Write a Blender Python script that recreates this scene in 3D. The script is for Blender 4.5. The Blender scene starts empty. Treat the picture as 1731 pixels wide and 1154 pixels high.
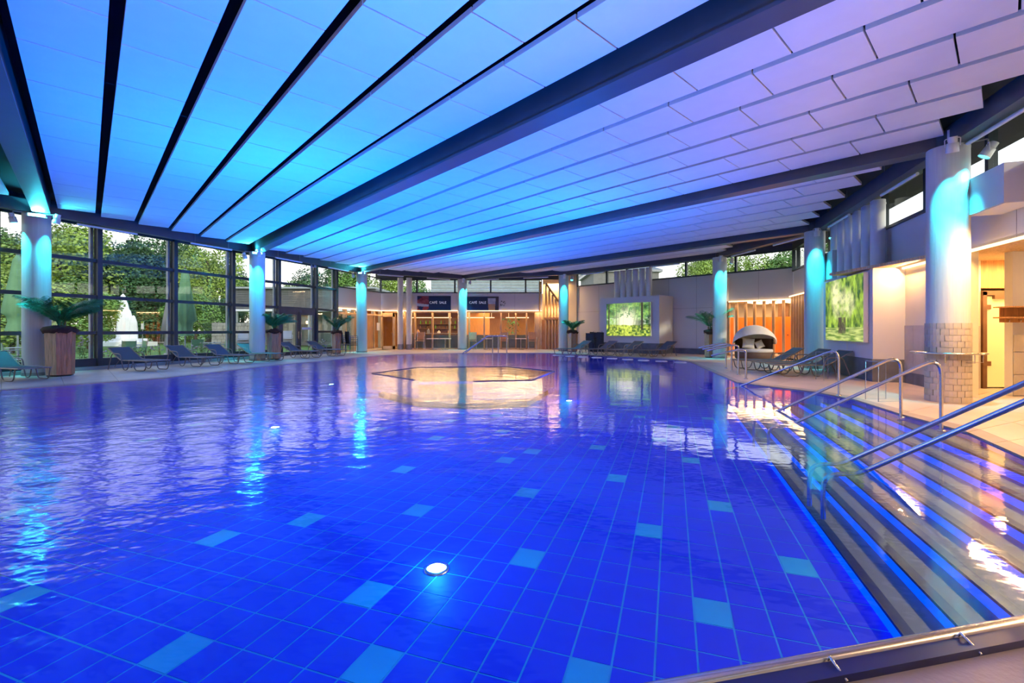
import bpy, bmesh, math, random
import numpy as np
from mathutils import Vector, Matrix
random.seed(7)
S = bpy.context.scene
COL = S.collection
PI = math.pi
V = Vector
# ------------------------------------------------------------------ camera, world, exposure
CH, HY, CX, F = 1.3, 557.0, 865.5, 774.5        # camera height, horizon row, centre column, focal length (px of 1731x1154)
cd = bpy.data.cameras.new('camera'); cam = bpy.data.objects.new('camera', cd); COL.objects.link(cam)
cam.location = (0, 0, CH); cam.rotation_euler = (PI/2, 0, 0)
cd.sensor_width = 36; cd.lens = 36*F/1731; cd.shift_y = -(577-HY)/1731; cd.clip_start = .05; cd.clip_end = 500
S.camera = cam
S.view_settings.view_transform = 'Standard'; S.view_settings.look = 'None'
S.view_settings.exposure = 0.0; S.view_settings.gamma = 1; S.view_settings.use_curve_mapping = False
cy = S.cycles
cy.use_denoising = True; cy.max_bounces = 7; cy.diffuse_bounces = 3; cy.glossy_bounces = 3; cy.use_adaptive_sampling = True; cy.adaptive_threshold = .06
cy.transparent_max_bounces = 12; cy.sample_clamp_indirect = 6; cy.caustics_reflective = False; cy.caustics_refractive = False
W = bpy.data.worlds.new('world'); S.world = W; W.use_nodes = True
nt = W.node_tree; nt.nodes.clear()
wo = nt.nodes.new('ShaderNodeOutputWorld'); wb = nt.nodes.new('ShaderNodeBackground'); wb.inputs[1].default_value = 2.5
tc = nt.nodes.new('ShaderNodeTexCoord'); sx = nt.nodes.new('ShaderNodeSeparateXYZ'); cr = nt.nodes.new('ShaderNodeValToRGB')
nt.links.new(tc.outputs['Generated'], sx.inputs[0]); nt.links.new(sx.outputs[2], cr.inputs[0])
cr.color_ramp.elements[0].position = 0.0; cr.color_ramp.elements[0].color = (.95, .84, .74, 1)
cr.color_ramp.elements[1].position = .7; cr.color_ramp.elements[1].color = (.42, .55, .8, 1)
e_ = cr.color_ramp.elements.new(.22); e_.color = (.82, .82, .86, 1)
nt.links.new(cr.outputs[0], wb.inputs[0]); nt.links.new(wb.outputs[0], wo.inputs[0])

sl = bpy.data.lights.new('sun', 'SUN'); sl.energy = 2.2; sl.color = (1, .86, .62); sl.angle = .06   # low evening sun on the garden, from over the roof
so = bpy.data.objects.new('sun', sl); COL.objects.link(so); so.rotation_euler = Vector((-.62, .70, -.42)).to_track_quat('-Z', 'Y').to_euler()
# ------------------------------------------------------------------ frames of reference
SU, CU = .6796, .7336                            # roof beams run along u, the ceiling's cross joints along v
def uv(u, v, z=0): return V((-SU*u+CU*v, CU*u+SU*v, z))
def touv(p): return (-SU*p[0]+CU*p[1], CU*p[0]+SU*p[1])
WD = V((.33, .944, 0)); PD = V((.944, -.33, 0))  # the pool's long axis and the axis across it
def sq(s, q, z=0): p = WD*s+PD*q; p.z = z; return p
def G(x, y, z=0):                                # point at height z seen at pixel x, y (below the horizon)
    Y = F*(CH-z)/(y-HY); return V(((x-CX)/F*Y, Y, z))
class Ln:                                        # a vertical plane given by two ground points
    def __init__(s, a, b):
        s.a = V((a[0], a[1], 0)); s.b = V((b[0], b[1], 0)); s.d = (s.b-s.a).normalized(); s.n = V((s.d.y, -s.d.x, 0))
        if s.n.dot(-s.a) < 0: s.n = -s.n         # n points towards the camera
    def x(s, px, off=0):                         # where the plane, shifted by off towards the camera, is met by image column px
        t = (px-CX)/F; a = s.a+s.n*off
        k = (t*a.y-a.x)/(s.d.x-t*s.d.y); return a+s.d*k
    def at(s, px, y, off=0):
        p = s.x(px, off); return V((p.x, p.y, CH+(HY-y)/F*p.y))
    def t(s, px, off=0): return (s.x(px, off)-s.a-s.n*off).dot(s.d)
    def p(s, t, z=0, off=0): r = s.a+s.d*t+s.n*off; r.z = z; return r
# ------------------------------------------------------------------ materials
def mat(name, col, rough=.5, metal=0, emit=None, es=0, nscale=0, namt=.15, bump=0, bscale=40, spec=.5, alpha=None, stretch=None):
    m = bpy.data.materials.new(name); m.use_nodes = True; n = m.node_tree; b = n.nodes['Principled BSDF']
    b.inputs['Base Color'].default_value = (*col, 1); b.inputs['Roughness'].default_value = rough; b.inputs['Metallic'].default_value = metal
    b.inputs['Specular IOR Level'].default_value = spec
    if emit: b.inputs['Emission Color'].default_value = (*emit, 1); b.inputs['Emission Strength'].default_value = es
    if nscale or bump:
        tcn = n.nodes.new('ShaderNodeTexCoord'); mp = n.nodes.new('ShaderNodeMapping'); n.links.new(tcn.outputs['Object'], mp.inputs[0])
        if stretch: mp.inputs['Scale'].default_value = stretch
    if nscale:
        nz = n.nodes.new('ShaderNodeTexNoise'); nz.inputs['Scale'].default_value = nscale; nz.inputs['Detail'].default_value = 5
        r = n.nodes.new('ShaderNodeValToRGB')
        r.color_ramp.elements[0].position = .3; r.color_ramp.elements[1].position = .7
        r.color_ramp.elements[0].color = (*[c*(1-namt) for c in col], 1); r.color_ramp.elements[1].color = (*[min(1, c*(1+namt)) for c in col], 1)
        n.links.new(mp.outputs[0], nz.inputs[0]); n.links.new(nz.outputs[0], r.inputs[0]); n.links.new(r.outputs[0], b.inputs['Base Color'])
    if bump:
        nb = n.nodes.new('ShaderNodeTexNoise'); nb.inputs['Scale'].default_value = bscale; bp = n.nodes.new('ShaderNodeBump')
        bp.inputs['Strength'].default_value = bump; bp.inputs['Distance'].default_value = .01
        n.links.new(mp.outputs[0], nb.inputs[0]); n.links.new(nb.outputs[0], bp.inputs['Height']); n.links.new(bp.outputs[0], b.inputs['Normal'])
    return m
def emat(name, col, s): return mat(name, (0, 0, 0), emit=col, es=s, spec=0)
def vmat(name, emis=0, rough=.5):                # colour attribute print, backlit when emis > 0
    m = bpy.data.materials.new(name); m.use_nodes = True; n = m.node_tree; b = n.nodes['Principled BSDF']
    a = n.nodes.new('ShaderNodeAttribute'); a.attribute_name = 'Col'
    b.inputs['Roughness'].default_value = rough
    if emis:
        b.inputs['Base Color'].default_value = (.02, .02, .02, 1); n.links.new(a.outputs['Color'], b.inputs['Emission Color']); b.inputs['Emission Strength'].default_value = emis
    else: n.links.new(a.outputs['Color'], b.inputs['Base Color'])
    return m
def thinmat(name, tint, ior, rough=.0, wave=False):   # pane or water surface: clear film with Fresnel reflection
    m = bpy.data.materials.new(name); m.use_nodes = True; n = m.node_tree; n.nodes.clear()
    o = n.nodes.new('ShaderNodeOutputMaterial'); mx = n.nodes.new('ShaderNodeMixShader'); fr = n.nodes.new('ShaderNodeLayerWeight')
    tr = n.nodes.new('ShaderNodeBsdfTransparent'); gl = n.nodes.new('ShaderNodeBsdfGlossy'); L = n.links.new
    tr.inputs[0].default_value = (*tint, 1); gl.inputs['Roughness'].default_value = rough; gl.inputs[0].default_value = (1, 1, 1, 1)
    fr.inputs[0].default_value = .5; f0 = ((ior-1)/(ior+1))**2     # Schlick, alike from both sides
    pw = n.nodes.new('ShaderNodeMath'); pw.operation = 'POWER'; pw.inputs[1].default_value = 5; L(fr.outputs['Facing'], pw.inputs[0])
    ma = n.nodes.new('ShaderNodeMath'); ma.operation = 'MULTIPLY_ADD'; ma.inputs[1].default_value = 1-f0; ma.inputs[2].default_value = f0; L(pw.outputs[0], ma.inputs[0])
    L(ma.outputs[0], mx.inputs[0]); L(tr.outputs[0], mx.inputs[1]); L(gl.outputs[0], mx.inputs[2]); L(mx.outputs[0], o.inputs[0])
    if wave:
        g = n.nodes.new('ShaderNodeNewGeometry'); mp = n.nodes.new('ShaderNodeMapping'); L(g.outputs['Position'], mp.inputs[0])
        mp.inputs['Scale'].default_value = (.8, 1.2, 1); mp.inputs['Rotation'].default_value = (0, 0, .35)
        n1 = n.nodes.new('ShaderNodeTexNoise'); n1.inputs['Scale'].default_value = 1.6; n1.inputs['Detail'].default_value = 4; n1.inputs['Roughness'].default_value = .62
        L(mp.outputs[0], n1.inputs[0])
        n2 = n.nodes.new('ShaderNodeTexNoise'); n2.inputs['Scale'].default_value = .16; n2.inputs['Detail'].default_value = 1
        L(g.outputs['Position'], n2.inputs[0])
        sp = n.nodes.new('ShaderNodeSeparateXYZ'); L(g.outputs['Position'], sp.inputs[0])
        mr = n.nodes.new('ShaderNodeMapRange'); L(sp.outputs[0], mr.inputs[0])   # jets stir the water on the window side
        mr.inputs['From Min'].default_value = 2.2; mr.inputs['From Max'].default_value = -3.0; mr.inputs['To Min'].default_value = .10; mr.inputs['To Max'].default_value = .55
        mu = n.nodes.new('ShaderNodeMath'); mu.operation = 'MULTIPLY'; L(mr.outputs[0], mu.inputs[0]); L(n2.outputs[0], mu.inputs[1])
        rr_ = n.nodes.new('ShaderNodeMapRange'); L(mu.outputs[0], rr_.inputs[0]); rr_.inputs['From Max'].default_value = .35; rr_.inputs['To Min'].default_value = .03; rr_.inputs['To Max'].default_value = .17
        L(rr_.outputs[0], gl.inputs['Roughness'])
        bp = n.nodes.new('ShaderNodeBump'); bp.inputs['Distance'].default_value = .10; L(n1.outputs[0], bp.inputs['Height']); L(mu.outputs[0], bp.inputs['Strength'])
        L(bp.outputs[0], fr.inputs['Normal']); L(bp.outputs[0], gl.inputs['Normal'])
    return m
M = dict(
 deck=mat('deck_tile', (.60, .49, .39), .42, nscale=1.2, namt=.1, bump=.15), coping=mat('coping_tile', (.34, .30, .27), .4, nscale=2, namt=.12, bump=.2),
 grout=mat('grout', (.30, .27, .24), .8, nscale=6), wall=mat('white_plaster', (.66, .66, .70), .7, nscale=.7, namt=.03, bump=.1, bscale=60),
 wallw=mat('cream_and_warm_lit_plaster', (.80, .72, .52), .7, nscale=.7, namt=.03, bump=.1, bscale=60),
 joint=mat('panel_joint', (.3, .3, .34), .8, nscale=4), slate=mat('slate_plinth', (.13, .14, .16), .45, nscale=3, namt=.25, bump=.2),
 wtile=mat('stone_wall_tile', (.50, .44, .38), .5, nscale=3, namt=.15, bump=.2), wtile2=mat('darker_stone_tile', (.42, .37, .31), .5, nscale=5, namt=.2, bump=.2), column=mat('column_paint', (.55, .56, .58), .45, nscale=30, namt=.06, bump=.3, stretch=(1, 1, .04)),
 beam=mat('dark_beam', (.075, .085, .105), .45, nscale=2, namt=.1), deckroof=mat('roof_underside', (.018, .022, .035), .8, nscale=2),
 panel=mat('acoustic_panel', (.80, .80, .80), .85, nscale=3, namt=.02), frame=mat('anthracite_frame', (.035, .05, .065), .4, nscale=3),
 framel=mat('pale_frame', (.32, .36, .38), .4, nscale=3), glass=thinmat('window_glass', (.93, .96, .95), 1.45), water=thinmat('pool_water', (.70, .88, 1), 1.36, .015, True),
 tile=mat('blue_pool_tile', (.001, .034, .96), .6, nscale=.6, namt=.06), ltile=mat('pale_blue_pool_tile', (.02, .55, .98), .35, nscale=1), pgrout=mat('blue_grout', (.02, .50, .95), .6, nscale=3),
 navy=mat('navy_edge_tile', (.004, .012, .10), .3, nscale=2), mauve=mat('mauve_tile', (.09, .05, .07), .4, nscale=3), tread=mat('tread_tile', (.22, .22, .21), .4, nscale=2, namt=.1), ledb=emat('blue_led', (.0, .08, 1), 1.6),
 rimglow=emat('lilac_rim_glow', (.42, .26, 1), .5), ledw=emat('warm_led', (1, .62, .30), 4), steel=mat('brushed_steel', (.62, .60, .58), .22, 1, nscale=20, namt=.06),
 wood=mat('cedar', (.46, .21, .10), .55, nscale=6, namt=.35, bump=.3, stretch=(6, 6, .5)), woodl=mat('pale_and_daylit_cedar', (.60, .42, .24), .55, nscale=6, namt=.3, bump=.3, stretch=(6, 6, .5)),
 fin=mat('larch_fin', (.52, .33, .17), .5, nscale=5, namt=.2, stretch=(8, 8, .4)), oak=mat('oak_board', (.55, .27, .09), .5, nscale=5, namt=.25, stretch=(8, 8, .5)),
 orange=mat('orange_laminate', (.85, .17, .015), .4, nscale=2, namt=.08), brown=mat('brown_board', (.17, .08, .035), .5, nscale=4, namt=.2),
 black=mat('black_plastic', (.015, .015, .018), .4, nscale=5), white=mat('white_lacquer', (.75, .76, .78), .35, nscale=5, namt=.03), grey=mat('grey_metal', (.30, .31, .33), .35, .6, nscale=8),
 mesh=mat('grey_mesh_fabric', (.075, .10, .125), .75, nscale=60, namt=.15, bump=.4, bscale=300), bronze=mat('taupe_tube', (.24, .20, .18), .35, .5, nscale=8),
 mulch=mat('coconut_mulch', (.05, .02, .012), .9, nscale=15, namt=.4, bump=1, bscale=30), leaf=mat('palm_leaf', (.025, .19, .07), .45, nscale=6, namt=.4), stem=mat('palm_stem', (.12, .14, .04), .6, nscale=8),
 cream=mat('cream_cushion', (.66, .60, .54), .85, nscale=30, namt=.06, bump=.3, bscale=200), canvas=mat('sand_canvas', (.85, .77, .66), .8, nscale=10, namt=.05), wicker=mat('brown_wicker', (.13, .065, .035), .6, nscale=40, namt=.4, bump=.8, bscale=90),
 brass=mat('tan_wicker', (.42, .24, .12), .5, nscale=40, namt=.2), signb=mat('navy_sign', (.006, .03, .11), .35, nscale=1.5, namt=.3), text=mat('white_letters', (.85, .87, .9), .5, emit=(.8, .85, 1), es=.25),
 grass=mat('lawn', (.09, .20, .035), .9, nscale=3, namt=.4, bump=.6, bscale=20), paving=mat('terrace_paving', (.36, .35, .32), .8, nscale=1.2, namt=.15), bark=mat('bark', (.09, .065, .045), .9, nscale=8, namt=.3, bump=.6),
 lf1=mat('leaves_mid_green', (.14, .27, .05), .7, nscale=1.5, namt=.5), lf2=mat('leaves_dark_green', (.05, .13, .04), .7, nscale=1.5, namt=.5), lf3=mat('leaves_yellow_green', (.26, .37, .06), .7, nscale=1.5, namt=.4),
 petal=mat('pale_petal', (.6, .55, .6), .7, nscale=5), sage=mat('sage_green_cloth', (.14, .30, .15), .8, nscale=3, namt=.1), greige=mat('greige_cloth', (.22, .21, .20), .8, nscale=3, namt=.1),
 rock=mat('white_marble', (.85, .85, .86), .6, nscale=2, namt=.05, bump=.4, bscale=8), stone=mat('gabion_stone', (.30, .29, .27), .8, nscale=2, namt=.3, bump=.5), slat=mat('grey_slat', (.12, .125, .13), .6, nscale=3),
 dk=mat('dark_fabric', (.03, .035, .045), .8, nscale=10), tan=mat('tan_fabric', (.60, .33, .16), .7, nscale=10, namt=.1), frost=mat('frosted_door_glass', (.80, .66, .32), .35, emit=(1, .72, .25), es=.35), mortar=mat('shadow_gap', (.02, .02, .02), .9, nscale=4),
 cyan=emat('cyan_lamp', (.25, .95, 1), 14), cyan2=emat('cyan_lens', (.15, .9, .95), 2.5), lampc=emat('pool_lamp_glass', (.35, .75, 1), 60), warmp=emat('warm_pendant', (1, .66, .3), 5), greenp=mat('green_sign', (.15, .55, .03), .5, nscale=5),
 skirt=mat('pale_blue_ledge', (.30, .36, .38), .5, nscale=2))
# ------------------------------------------------------------------ mesh building
ORG = {}
class MB:
    def __init__(s): s.v = []; s.f = []; s.mi = []; s.sm = []
    def add(s, vs, fs, mi=0, sm=False):
        o = len(s.v); s.v += [tuple(p) for p in vs]
        for f in fs: s.f.append(tuple(i+o for i in f)); s.mi.append(mi); s.sm.append(sm)
        return s
    def obox(s, c, ax, ay, az, mi=0):            # box: centre and three half-axes
        c = V(c); vs = [c+ax*i+ay*j+az*k for k in (-1, 1) for j in (-1, 1) for i in (-1, 1)]
        fs = [(0, 2, 3, 1), (4, 5, 7, 6), (0, 1, 5, 4), (2, 6, 7, 3), (0, 4, 6, 2), (1, 3, 7, 5)]
        if ax.cross(ay).dot(az) < 0: fs = [f[::-1] for f in fs]
        return s.add(vs, fs, mi)
    def box(s, x0, x1, y0, y1, z0, z1, mi=0): return s.obox(((x0+x1)/2, (y0+y1)/2, (z0+z1)/2), V(((x1-x0)/2, 0, 0)), V((0, (y1-y0)/2, 0)), V((0, 0, (z1-z0)/2)), mi)
    def wallbox(s, ln, t0, t1, z0, z1, o0=0, o1=.1, mi=0):   # box on a vertical plane
        c = ln.p((t0+t1)/2, (z0+z1)/2, (o0+o1)/2)
        return s.obox(c, ln.d*(abs(t1-t0)/2), ln.n*(abs(o1-o0)/2), V((0, 0, (z1-z0)/2)), mi)
    def bar(s, a, b, w, h, mi=0, up=V((0, 0, 1))):
        a, b = V(a), V(b); d = b-a; dn = d.normalized(); sd = dn.cross(up)
        sd = sd.normalized() if sd.length > 1e-4 else V((1, 0, 0)); u2 = sd.cross(dn)
        return s.obox((a+b)/2, d/2, sd*(w/2), u2*(h/2), mi)
    def prism(s, poly, z0, z1, mi=0, cap=True):
        n = len(poly); vs = [(p[0], p[1], z0) for p in poly]+[(p[0], p[1], z1) for p in poly]
        A = sum(poly[i][0]*poly[(i+1) % n][1]-poly[(i+1) % n][0]*poly[i][1] for i in range(n))
        fs = [(i, (i+1) % n, n+(i+1) % n, n+i) for i in range(n)]+([tuple(range(n, 2*n)), tuple(range(n-1, -1, -1))] if cap else [])
        if A < 0: fs = [f[::-1] for f in fs]
        return s.add(vs, fs, mi)
    def tube(s, pts, r, seg=6, mi=0, cap=True):
        pts = [V(p) for p in pts]; n = len(pts); vs = []; up = None
        for i, p in enumerate(pts):
            d = (pts[min(i+1, n-1)]-pts[max(i-1, 0)]).normalized()
            if up is None: up = V((0, 0, 1)) if abs(d.z) < .9 else V((1, 0, 0))
            a = d.cross(up); a = a.normalized() if a.length > 1e-4 else V((1, 0, 0)); b = a.cross(d).normalized(); up = b
            rr = r[i] if isinstance(r, (list, tuple)) else r
            vs += [p+a*math.cos(2*PI*k/seg)*rr+b*math.sin(2*PI*k/seg)*rr for k in range(seg)]
        fs = [(i*seg+k, i*seg+(k+1) % seg, (i+1)*seg+(k+1) % seg, (i+1)*seg+k) for i in range(n-1) for k in range(seg)]
        s.add(vs, fs, mi, True)
        if cap: s.add(vs, [tuple(range(seg-1, -1, -1)), tuple((n-1)*seg+k for k in range(seg))], mi)
        return s
    def lathe(s, prof, c=(0, 0, 0), seg=16, mi=0, cap=True, sm=True):
        vs = [(c[0]+r*math.cos(2*PI*k/seg), c[1]+r*math.sin(2*PI*k/seg), c[2]+z) for r, z in prof for k in range(seg)]; n = len(prof)
        s.add(vs, [(i*seg+k, i*seg+(k+1) % seg, (i+1)*seg+(k+1) % seg, (i+1)*seg+k) for i in range(n-1) for k in range(seg)], mi, sm)
        if cap: s.add(vs, [tuple(range(seg-1, -1, -1)), tuple((n-1)*seg+k for k in range(seg))], mi)
        return s
    def mesh(s, name, mats, off=V((0, 0, 0))):
        me = bpy.data.meshes.new(name); ov = [(p[0]-off.x, p[1]-off.y, p[2]-off.z) for p in s.v]
        me.from_pydata(ov, [], s.f)
        for m in (mats if isinstance(mats, (list, tuple)) else [mats]): me.materials.append(M[m] if isinstance(m, str) else m)
        me.polygons.foreach_set('material_index', s.mi); me.polygons.foreach_set('use_smooth', s.sm); me.update(); return me
    def build(s, name, mats, parent=None, loc=None):
        off = V((0, 0, 0))
        if parent is not None: off = ORG.get(parent.name, off)
        elif loc is not None: off = V(loc)
        o = bpy.data.objects.new(name, s.mesh(name, mats, off)); COL.objects.link(o)
        if parent is not None: o.parent = parent; ORG[o.name] = off
        elif loc is not None: o.location = off; ORG[o.name] = off
        return o
def tag(o, label=None, cat=None, group=None, kind=None):
    if label: o['label'] = label
    if cat: o['category'] = cat
    if group: o['group'] = group
    if kind: o['kind'] = kind
    return o
def root(name, loc, label=None, cat=None, group=None, kind=None, world=True, rz=0):
    o = bpy.data.objects.new(name, None); o.empty_display_size = .1; COL.objects.link(o); o.location = loc; o.rotation_euler.z = rz
    if world: ORG[o.name] = V(loc)
    return tag(o, label, cat, group, kind)
def copy_tree(o, loc=None, rz=None, label=None, group=None, scale=None, parent=None):
    c = o.copy(); COL.objects.link(c)
    if parent is not None: c.parent = parent
    for ch in o.children: copy_tree(ch, parent=c)
    if loc is not None: c.location = loc
    if rz is not None: c.rotation_euler.z = rz
    if label: c['label'] = label
    if group: c['group'] = group
    if scale: c.scale = scale if hasattr(scale, '__len__') else (scale,)*3
    return c
def arc(pts, r=.1, n=5):                         # round the inner corners of a polyline
    pts = [V(p) for p in pts]; out = [pts[0]]
    for i in range(1, len(pts)-1):
        a, b, c = pts[i-1], pts[i], pts[i+1]; d1 = (a-b); d2 = (c-b); rr = min(r, d1.length*.49, d2.length*.49)
        p0 = b+d1.normalized()*rr; p2 = b+d2.normalized()*rr
        for k in range(n+1): t = k/n; out.append(p0*(1-t)**2+b*2*t*(1-t)+p2*t*t)
    return out+[pts[-1]]
def text_part(body, size, p, xdir, parent, material='text', name='lettering', ext=.004, n=None):
    c = bpy.data.curves.new(name, 'FONT'); c.body = body; c.size = size; c.extrude = ext; c.align_x = 'CENTER'; c.align_y = 'CENTER'; c.resolution_u = 3
    t = bpy.data.objects.new('tmp', c); COL.objects.link(t); dg = bpy.context.evaluated_depsgraph_get()
    me = bpy.data.meshes.new_from_object(t.evaluated_get(dg)); bpy.data.objects.remove(t); bpy.data.curves.remove(c)
    xd = V(xdir).normalized(); zd = V((0, 0, 1)); nd = xd.cross(zd)
    R = Matrix((xd, zd, nd)).transposed().to_4x4(); R.translation = V(p)-ORG.get(parent.name, V((0, 0, 0))); me.transform(R)
    me.materials.clear(); me.materials.append(M[material]); me.name = name
    o = bpy.data.objects.new(name, me); COL.objects.link(o); o.parent = parent; return o
def print_mesh(name, c, xd, w, h, nx, ny, fn, material, parent):   # flat printed picture: colour per cell corner
    c = V(c); xd = V(xd).normalized(); mb = MB()
    for j in range(ny+1):
        for i in range(nx+1): mb.v.append(tuple(c+xd*(w*(i/nx-.5))+V((0, 0, h*(j/ny-.5)))))
    for j in range(ny):
        for i in range(nx): a = j*(nx+1)+i; mb.f.append((a, a+1, a+nx+2, a+nx+1)); mb.mi.append(0); mb.sm.append(False)
    o = mb.build(name, material, parent); me = o.data
    at = me.color_attributes.new('Col', 'FLOAT_COLOR', 'POINT')
    X, Yy = np.meshgrid(np.linspace(0, 1, nx+1), np.linspace(0, 1, ny+1)); rgb = fn(X, Yy)
    a = np.ones((len(me.vertices), 4)); a[:, :3] = rgb.reshape(-1, 3); at.data.foreach_set('color', a.ravel().astype(np.float32)); return o
def area(name, loc, sx_, sy_, power, col, direction, parent=None, spread=None, shape='RECTANGLE', xaxis=None):
    l = bpy.data.lights.new(name, 'AREA'); l.shape = shape; l.size = sx_; l.size_y = sy_; l.energy = power; l.color = col
    if spread: l.spread = spread
    o = bpy.data.objects.new(name, l); COL.objects.link(o); zd = -V(direction).normalized()
    xa = V(xaxis) if xaxis is not None else (V((1, 0, 0)) if abs(zd.x) < .9 else V((0, 1, 0)))
    xa = (xa-zd*xa.dot(zd)).normalized(); ya = zd.cross(xa); R = Matrix((xa, ya, zd)).transposed().to_4x4(); R.translation = V(loc); o.matrix_world = R
    return o
def spot(name, loc, to, power, col, ang=50, blend=.8, r=.04):
    l = bpy.data.lights.new(name, 'SPOT'); l.energy = power; l.color = col; l.spot_size = math.radians(ang); l.spot_blend = blend; l.shadow_soft_size = r
    o = bpy.data.objects.new(name, l); COL.objects.link(o); o.location = loc; o.rotation_euler = (V(to)-V(loc)).to_track_quat('-Z', 'Y').to_euler(); return o
def point(name, loc, power, col, r=.1):
    l = bpy.data.lights.new(name, 'POINT'); l.energy = power; l.color = col; l.shadow_soft_size = r
    o = bpy.data.objects.new(name, l); COL.objects.link(o); o.location = loc; return o

# ------------------------------------------------------------------ plan of the hall
ZB, ZP, ZR = 4.59, 4.80, 5.25                    # underside of the beams, of the ceiling panels, of the roof
def ringR(v):                                    # right-hand ring of columns: u for a given v
    if v <= 18: return .73+.555*(v-11.55)
    return 4.31+(v-18)*(9.06-4.31)/3.3
def ringL(v):
    if v <= 11.55: return 18.83+.53*(v+.95)
    if v <= 18: return 25.45-(v-11.55)*1.35/6.45
    return 24.1-(v-18)*6.4/3.3
FAC = Ln(uv(20.4-.53*9, -9), uv(20.4+.53*10.4, 10.4))        # glazed facade, left
LW2 = Ln(FAC.b, (-8.63, 30.2)); CAF = Ln((-8.63, 30.4), (2.0, 30.4)); FIN = Ln((2.0, 30.4), (3.35, 29.9))
NW = Ln(uv(19.2, 23.7), uv(6.63, 23.7)); RW = Ln(uv(6.63, 23.7), uv(6.63-.55*32.7, -9))
outer = [FAC.a, FAC.b, LW2.b, CAF.b, FIN.b, NW.a, NW.b, RW.b]

# pool outline
pool = [sq(-8, -13.2), sq(-2, -11.6)]+[G(*p) for p in ((2, 658.6), (280, 638), (460, 617.5), (640, 600.6), (720, 597), (800, 596.4), (930, 596.4), (1006, 600.2), (1082, 604), (1140, 607.6), (1166, 611), (1205, 628),
        (1246, 645.6), (1300, 652.5), (1374, 661), (1446, 675), (1522, 699), (1636, 730), (1731, 772))]+[V((4.5, 2.47, 0)), V((2.3, 1.985, 0)), V((.9, 1.685, 0)), V((-1.4, 1.18, 0)), sq(-8, -2)]
if sum(pool[i].x*pool[(i+1) % len(pool)].y-pool[(i+1) % len(pool)].x*pool[i].y for i in range(len(pool))) < 0: CCW = -1
else: CCW = 1
WZ, PZ = -.02, -.75
# ------------------------------------------------------------------ floor
fl = root('floor', (0, 0, 0), 'pale beige stone tile deck running around the pool', kind='structure')
outerpair = [uv(20.4-.53*8, -8)+V((-4, -4, 0)), uv(20.4-.53*6, -6), FAC.x(2), FAC.x(250), FAC.x(440), LW2.x(600), CAF.x(668), CAF.x(800), CAF.x(917), NW.x(985), NW.x(1062), NW.x(1150), NW.x(1225), NW.x(1300),
        RW.x(1385), RW.x(1420), RW.x(1470), RW.x(1540), V((11.3, 10.4, 0)), V((12.6, 9.2, 0)), V((11.5, 6.2, 0)), V((9.5, 1.0, 0)), V((3.4, -3, 0)), V((1.6, -3.4, 0)), V((-1, -3.8, 0)), sq(-9, 0)]
base = MB()
n = len(pool)
for i in range(n):
    a, b, c, d = pool[i], pool[(i+1) % n], outerpair[(i+1) % n], outerpair[i]
    base.add([(p[0], p[1], -.025) for p in (a, b, c, d)], [(0, 1, 2, 3)])
base.build('grout_bed', 'grout', fl)
slabs = []
for i in range(n):
    a, b, c, d = [V((p[0], p[1], 0)) for p in (pool[i], pool[(i+1) % n], outerpair[(i+1) % n], outerpair[i])]
    L = max((b-a).length, (c-d).length*.6); na = max(1, round(L/1.15)); D = ((d-a).length+(c-b).length)/2; cw = .32/D
    rows = [0, cw]; k = max(1, round((D-.32)/.95)); rows += [cw+(1-cw)*(j+1)/k for j in range(k)]
    for j in range(len(rows)-1):
        for m in range(na):
            P4 = []
            for (tt, rr) in ((m/na, rows[j]), ((m+1)/na, rows[j]), ((m+1)/na, rows[j+1]), (m/na, rows[j+1])):
                P4.append((a.lerp(b, tt)).lerp(d.lerp(c, tt), rr))
            cc = sum(P4, V((0, 0, 0)))/4
            P4 = [p+(cc-p).normalized()*.005 for p in P4]
            slabs.append((cc, P4, j == 0))
def score(c, z=0): return (c.length**2+1)*(1 if c.y > .2 and abs(c.x) < 1.2*c.y+1 else 50)
slabs.sort(key=lambda s_: score(s_[0]))
rest = MB()
for k, (cc, P4, cop) in enumerate(slabs):
    mb = MB() if k < 290 else rest
    mb.prism(P4, -.025, 0, 1 if cop else 0)
    if k < 290: mb.build('coping_stone' if cop else 'floor_slab', ['deck', 'coping'], fl)
rest.build('floor_slabs_far', ['deck', 'coping'], fl)['kind'] = 'stuff'
# ground under everything outside and inside the rooms behind the glass
# ------------------------------------------------------------------ pool
pb = root('pool_basin', (0, 0, 0), 'swimming pool basin lined with saturated blue tiles', kind='structure')
mb = MB(); n = len(pool)
for i in range(n):
    a, b = pool[i], pool[(i+1) % n]; mb.add([(a.x, a.y, PZ-.02), (b.x, b.y, PZ-.02), (b.x, b.y, -.024), (a.x, a.y, -.024)], [(0, 1, 2, 3)])
mb.build('basin_wall', 'tile', pb)
MB().add([(p.x, p.y, PZ-.003) for p in pool[::CCW]], [tuple(range(n))]).build('grout_bed', 'pgrout', pb)
def inside(p, poly):
    r = False; k = len(poly)
    for i in range(k):
        a, b = poly[i], poly[(i+1) % k]
        if (a[1] > p[1]) != (b[1] > p[1]) and p[0] < (b[0]-a[0])*(p[1]-a[1])/(b[1]-a[1])+a[0]: r = not r
    return r
TW, TL = .25, .315
Q0 = 1.40
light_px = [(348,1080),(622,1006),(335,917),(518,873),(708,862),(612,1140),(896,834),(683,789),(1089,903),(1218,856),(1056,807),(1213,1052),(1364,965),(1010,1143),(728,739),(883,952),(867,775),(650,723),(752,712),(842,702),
 (856,729),(894,762),(1005,757),(1035,684),(1073,703),(1124,742),(1148,723.6),(1161,780.6),(1191,705),(1161,687),(1097,674),(1170,665.7),(932,703),(164,686),(156,698),(77,690),(38,700),(81,777),(16,736),(330,719),(520,870),(20,1010),(60,860),(250,745),(480,700),(560,690),(600,655),(980,650),(1060,655)]
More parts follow.
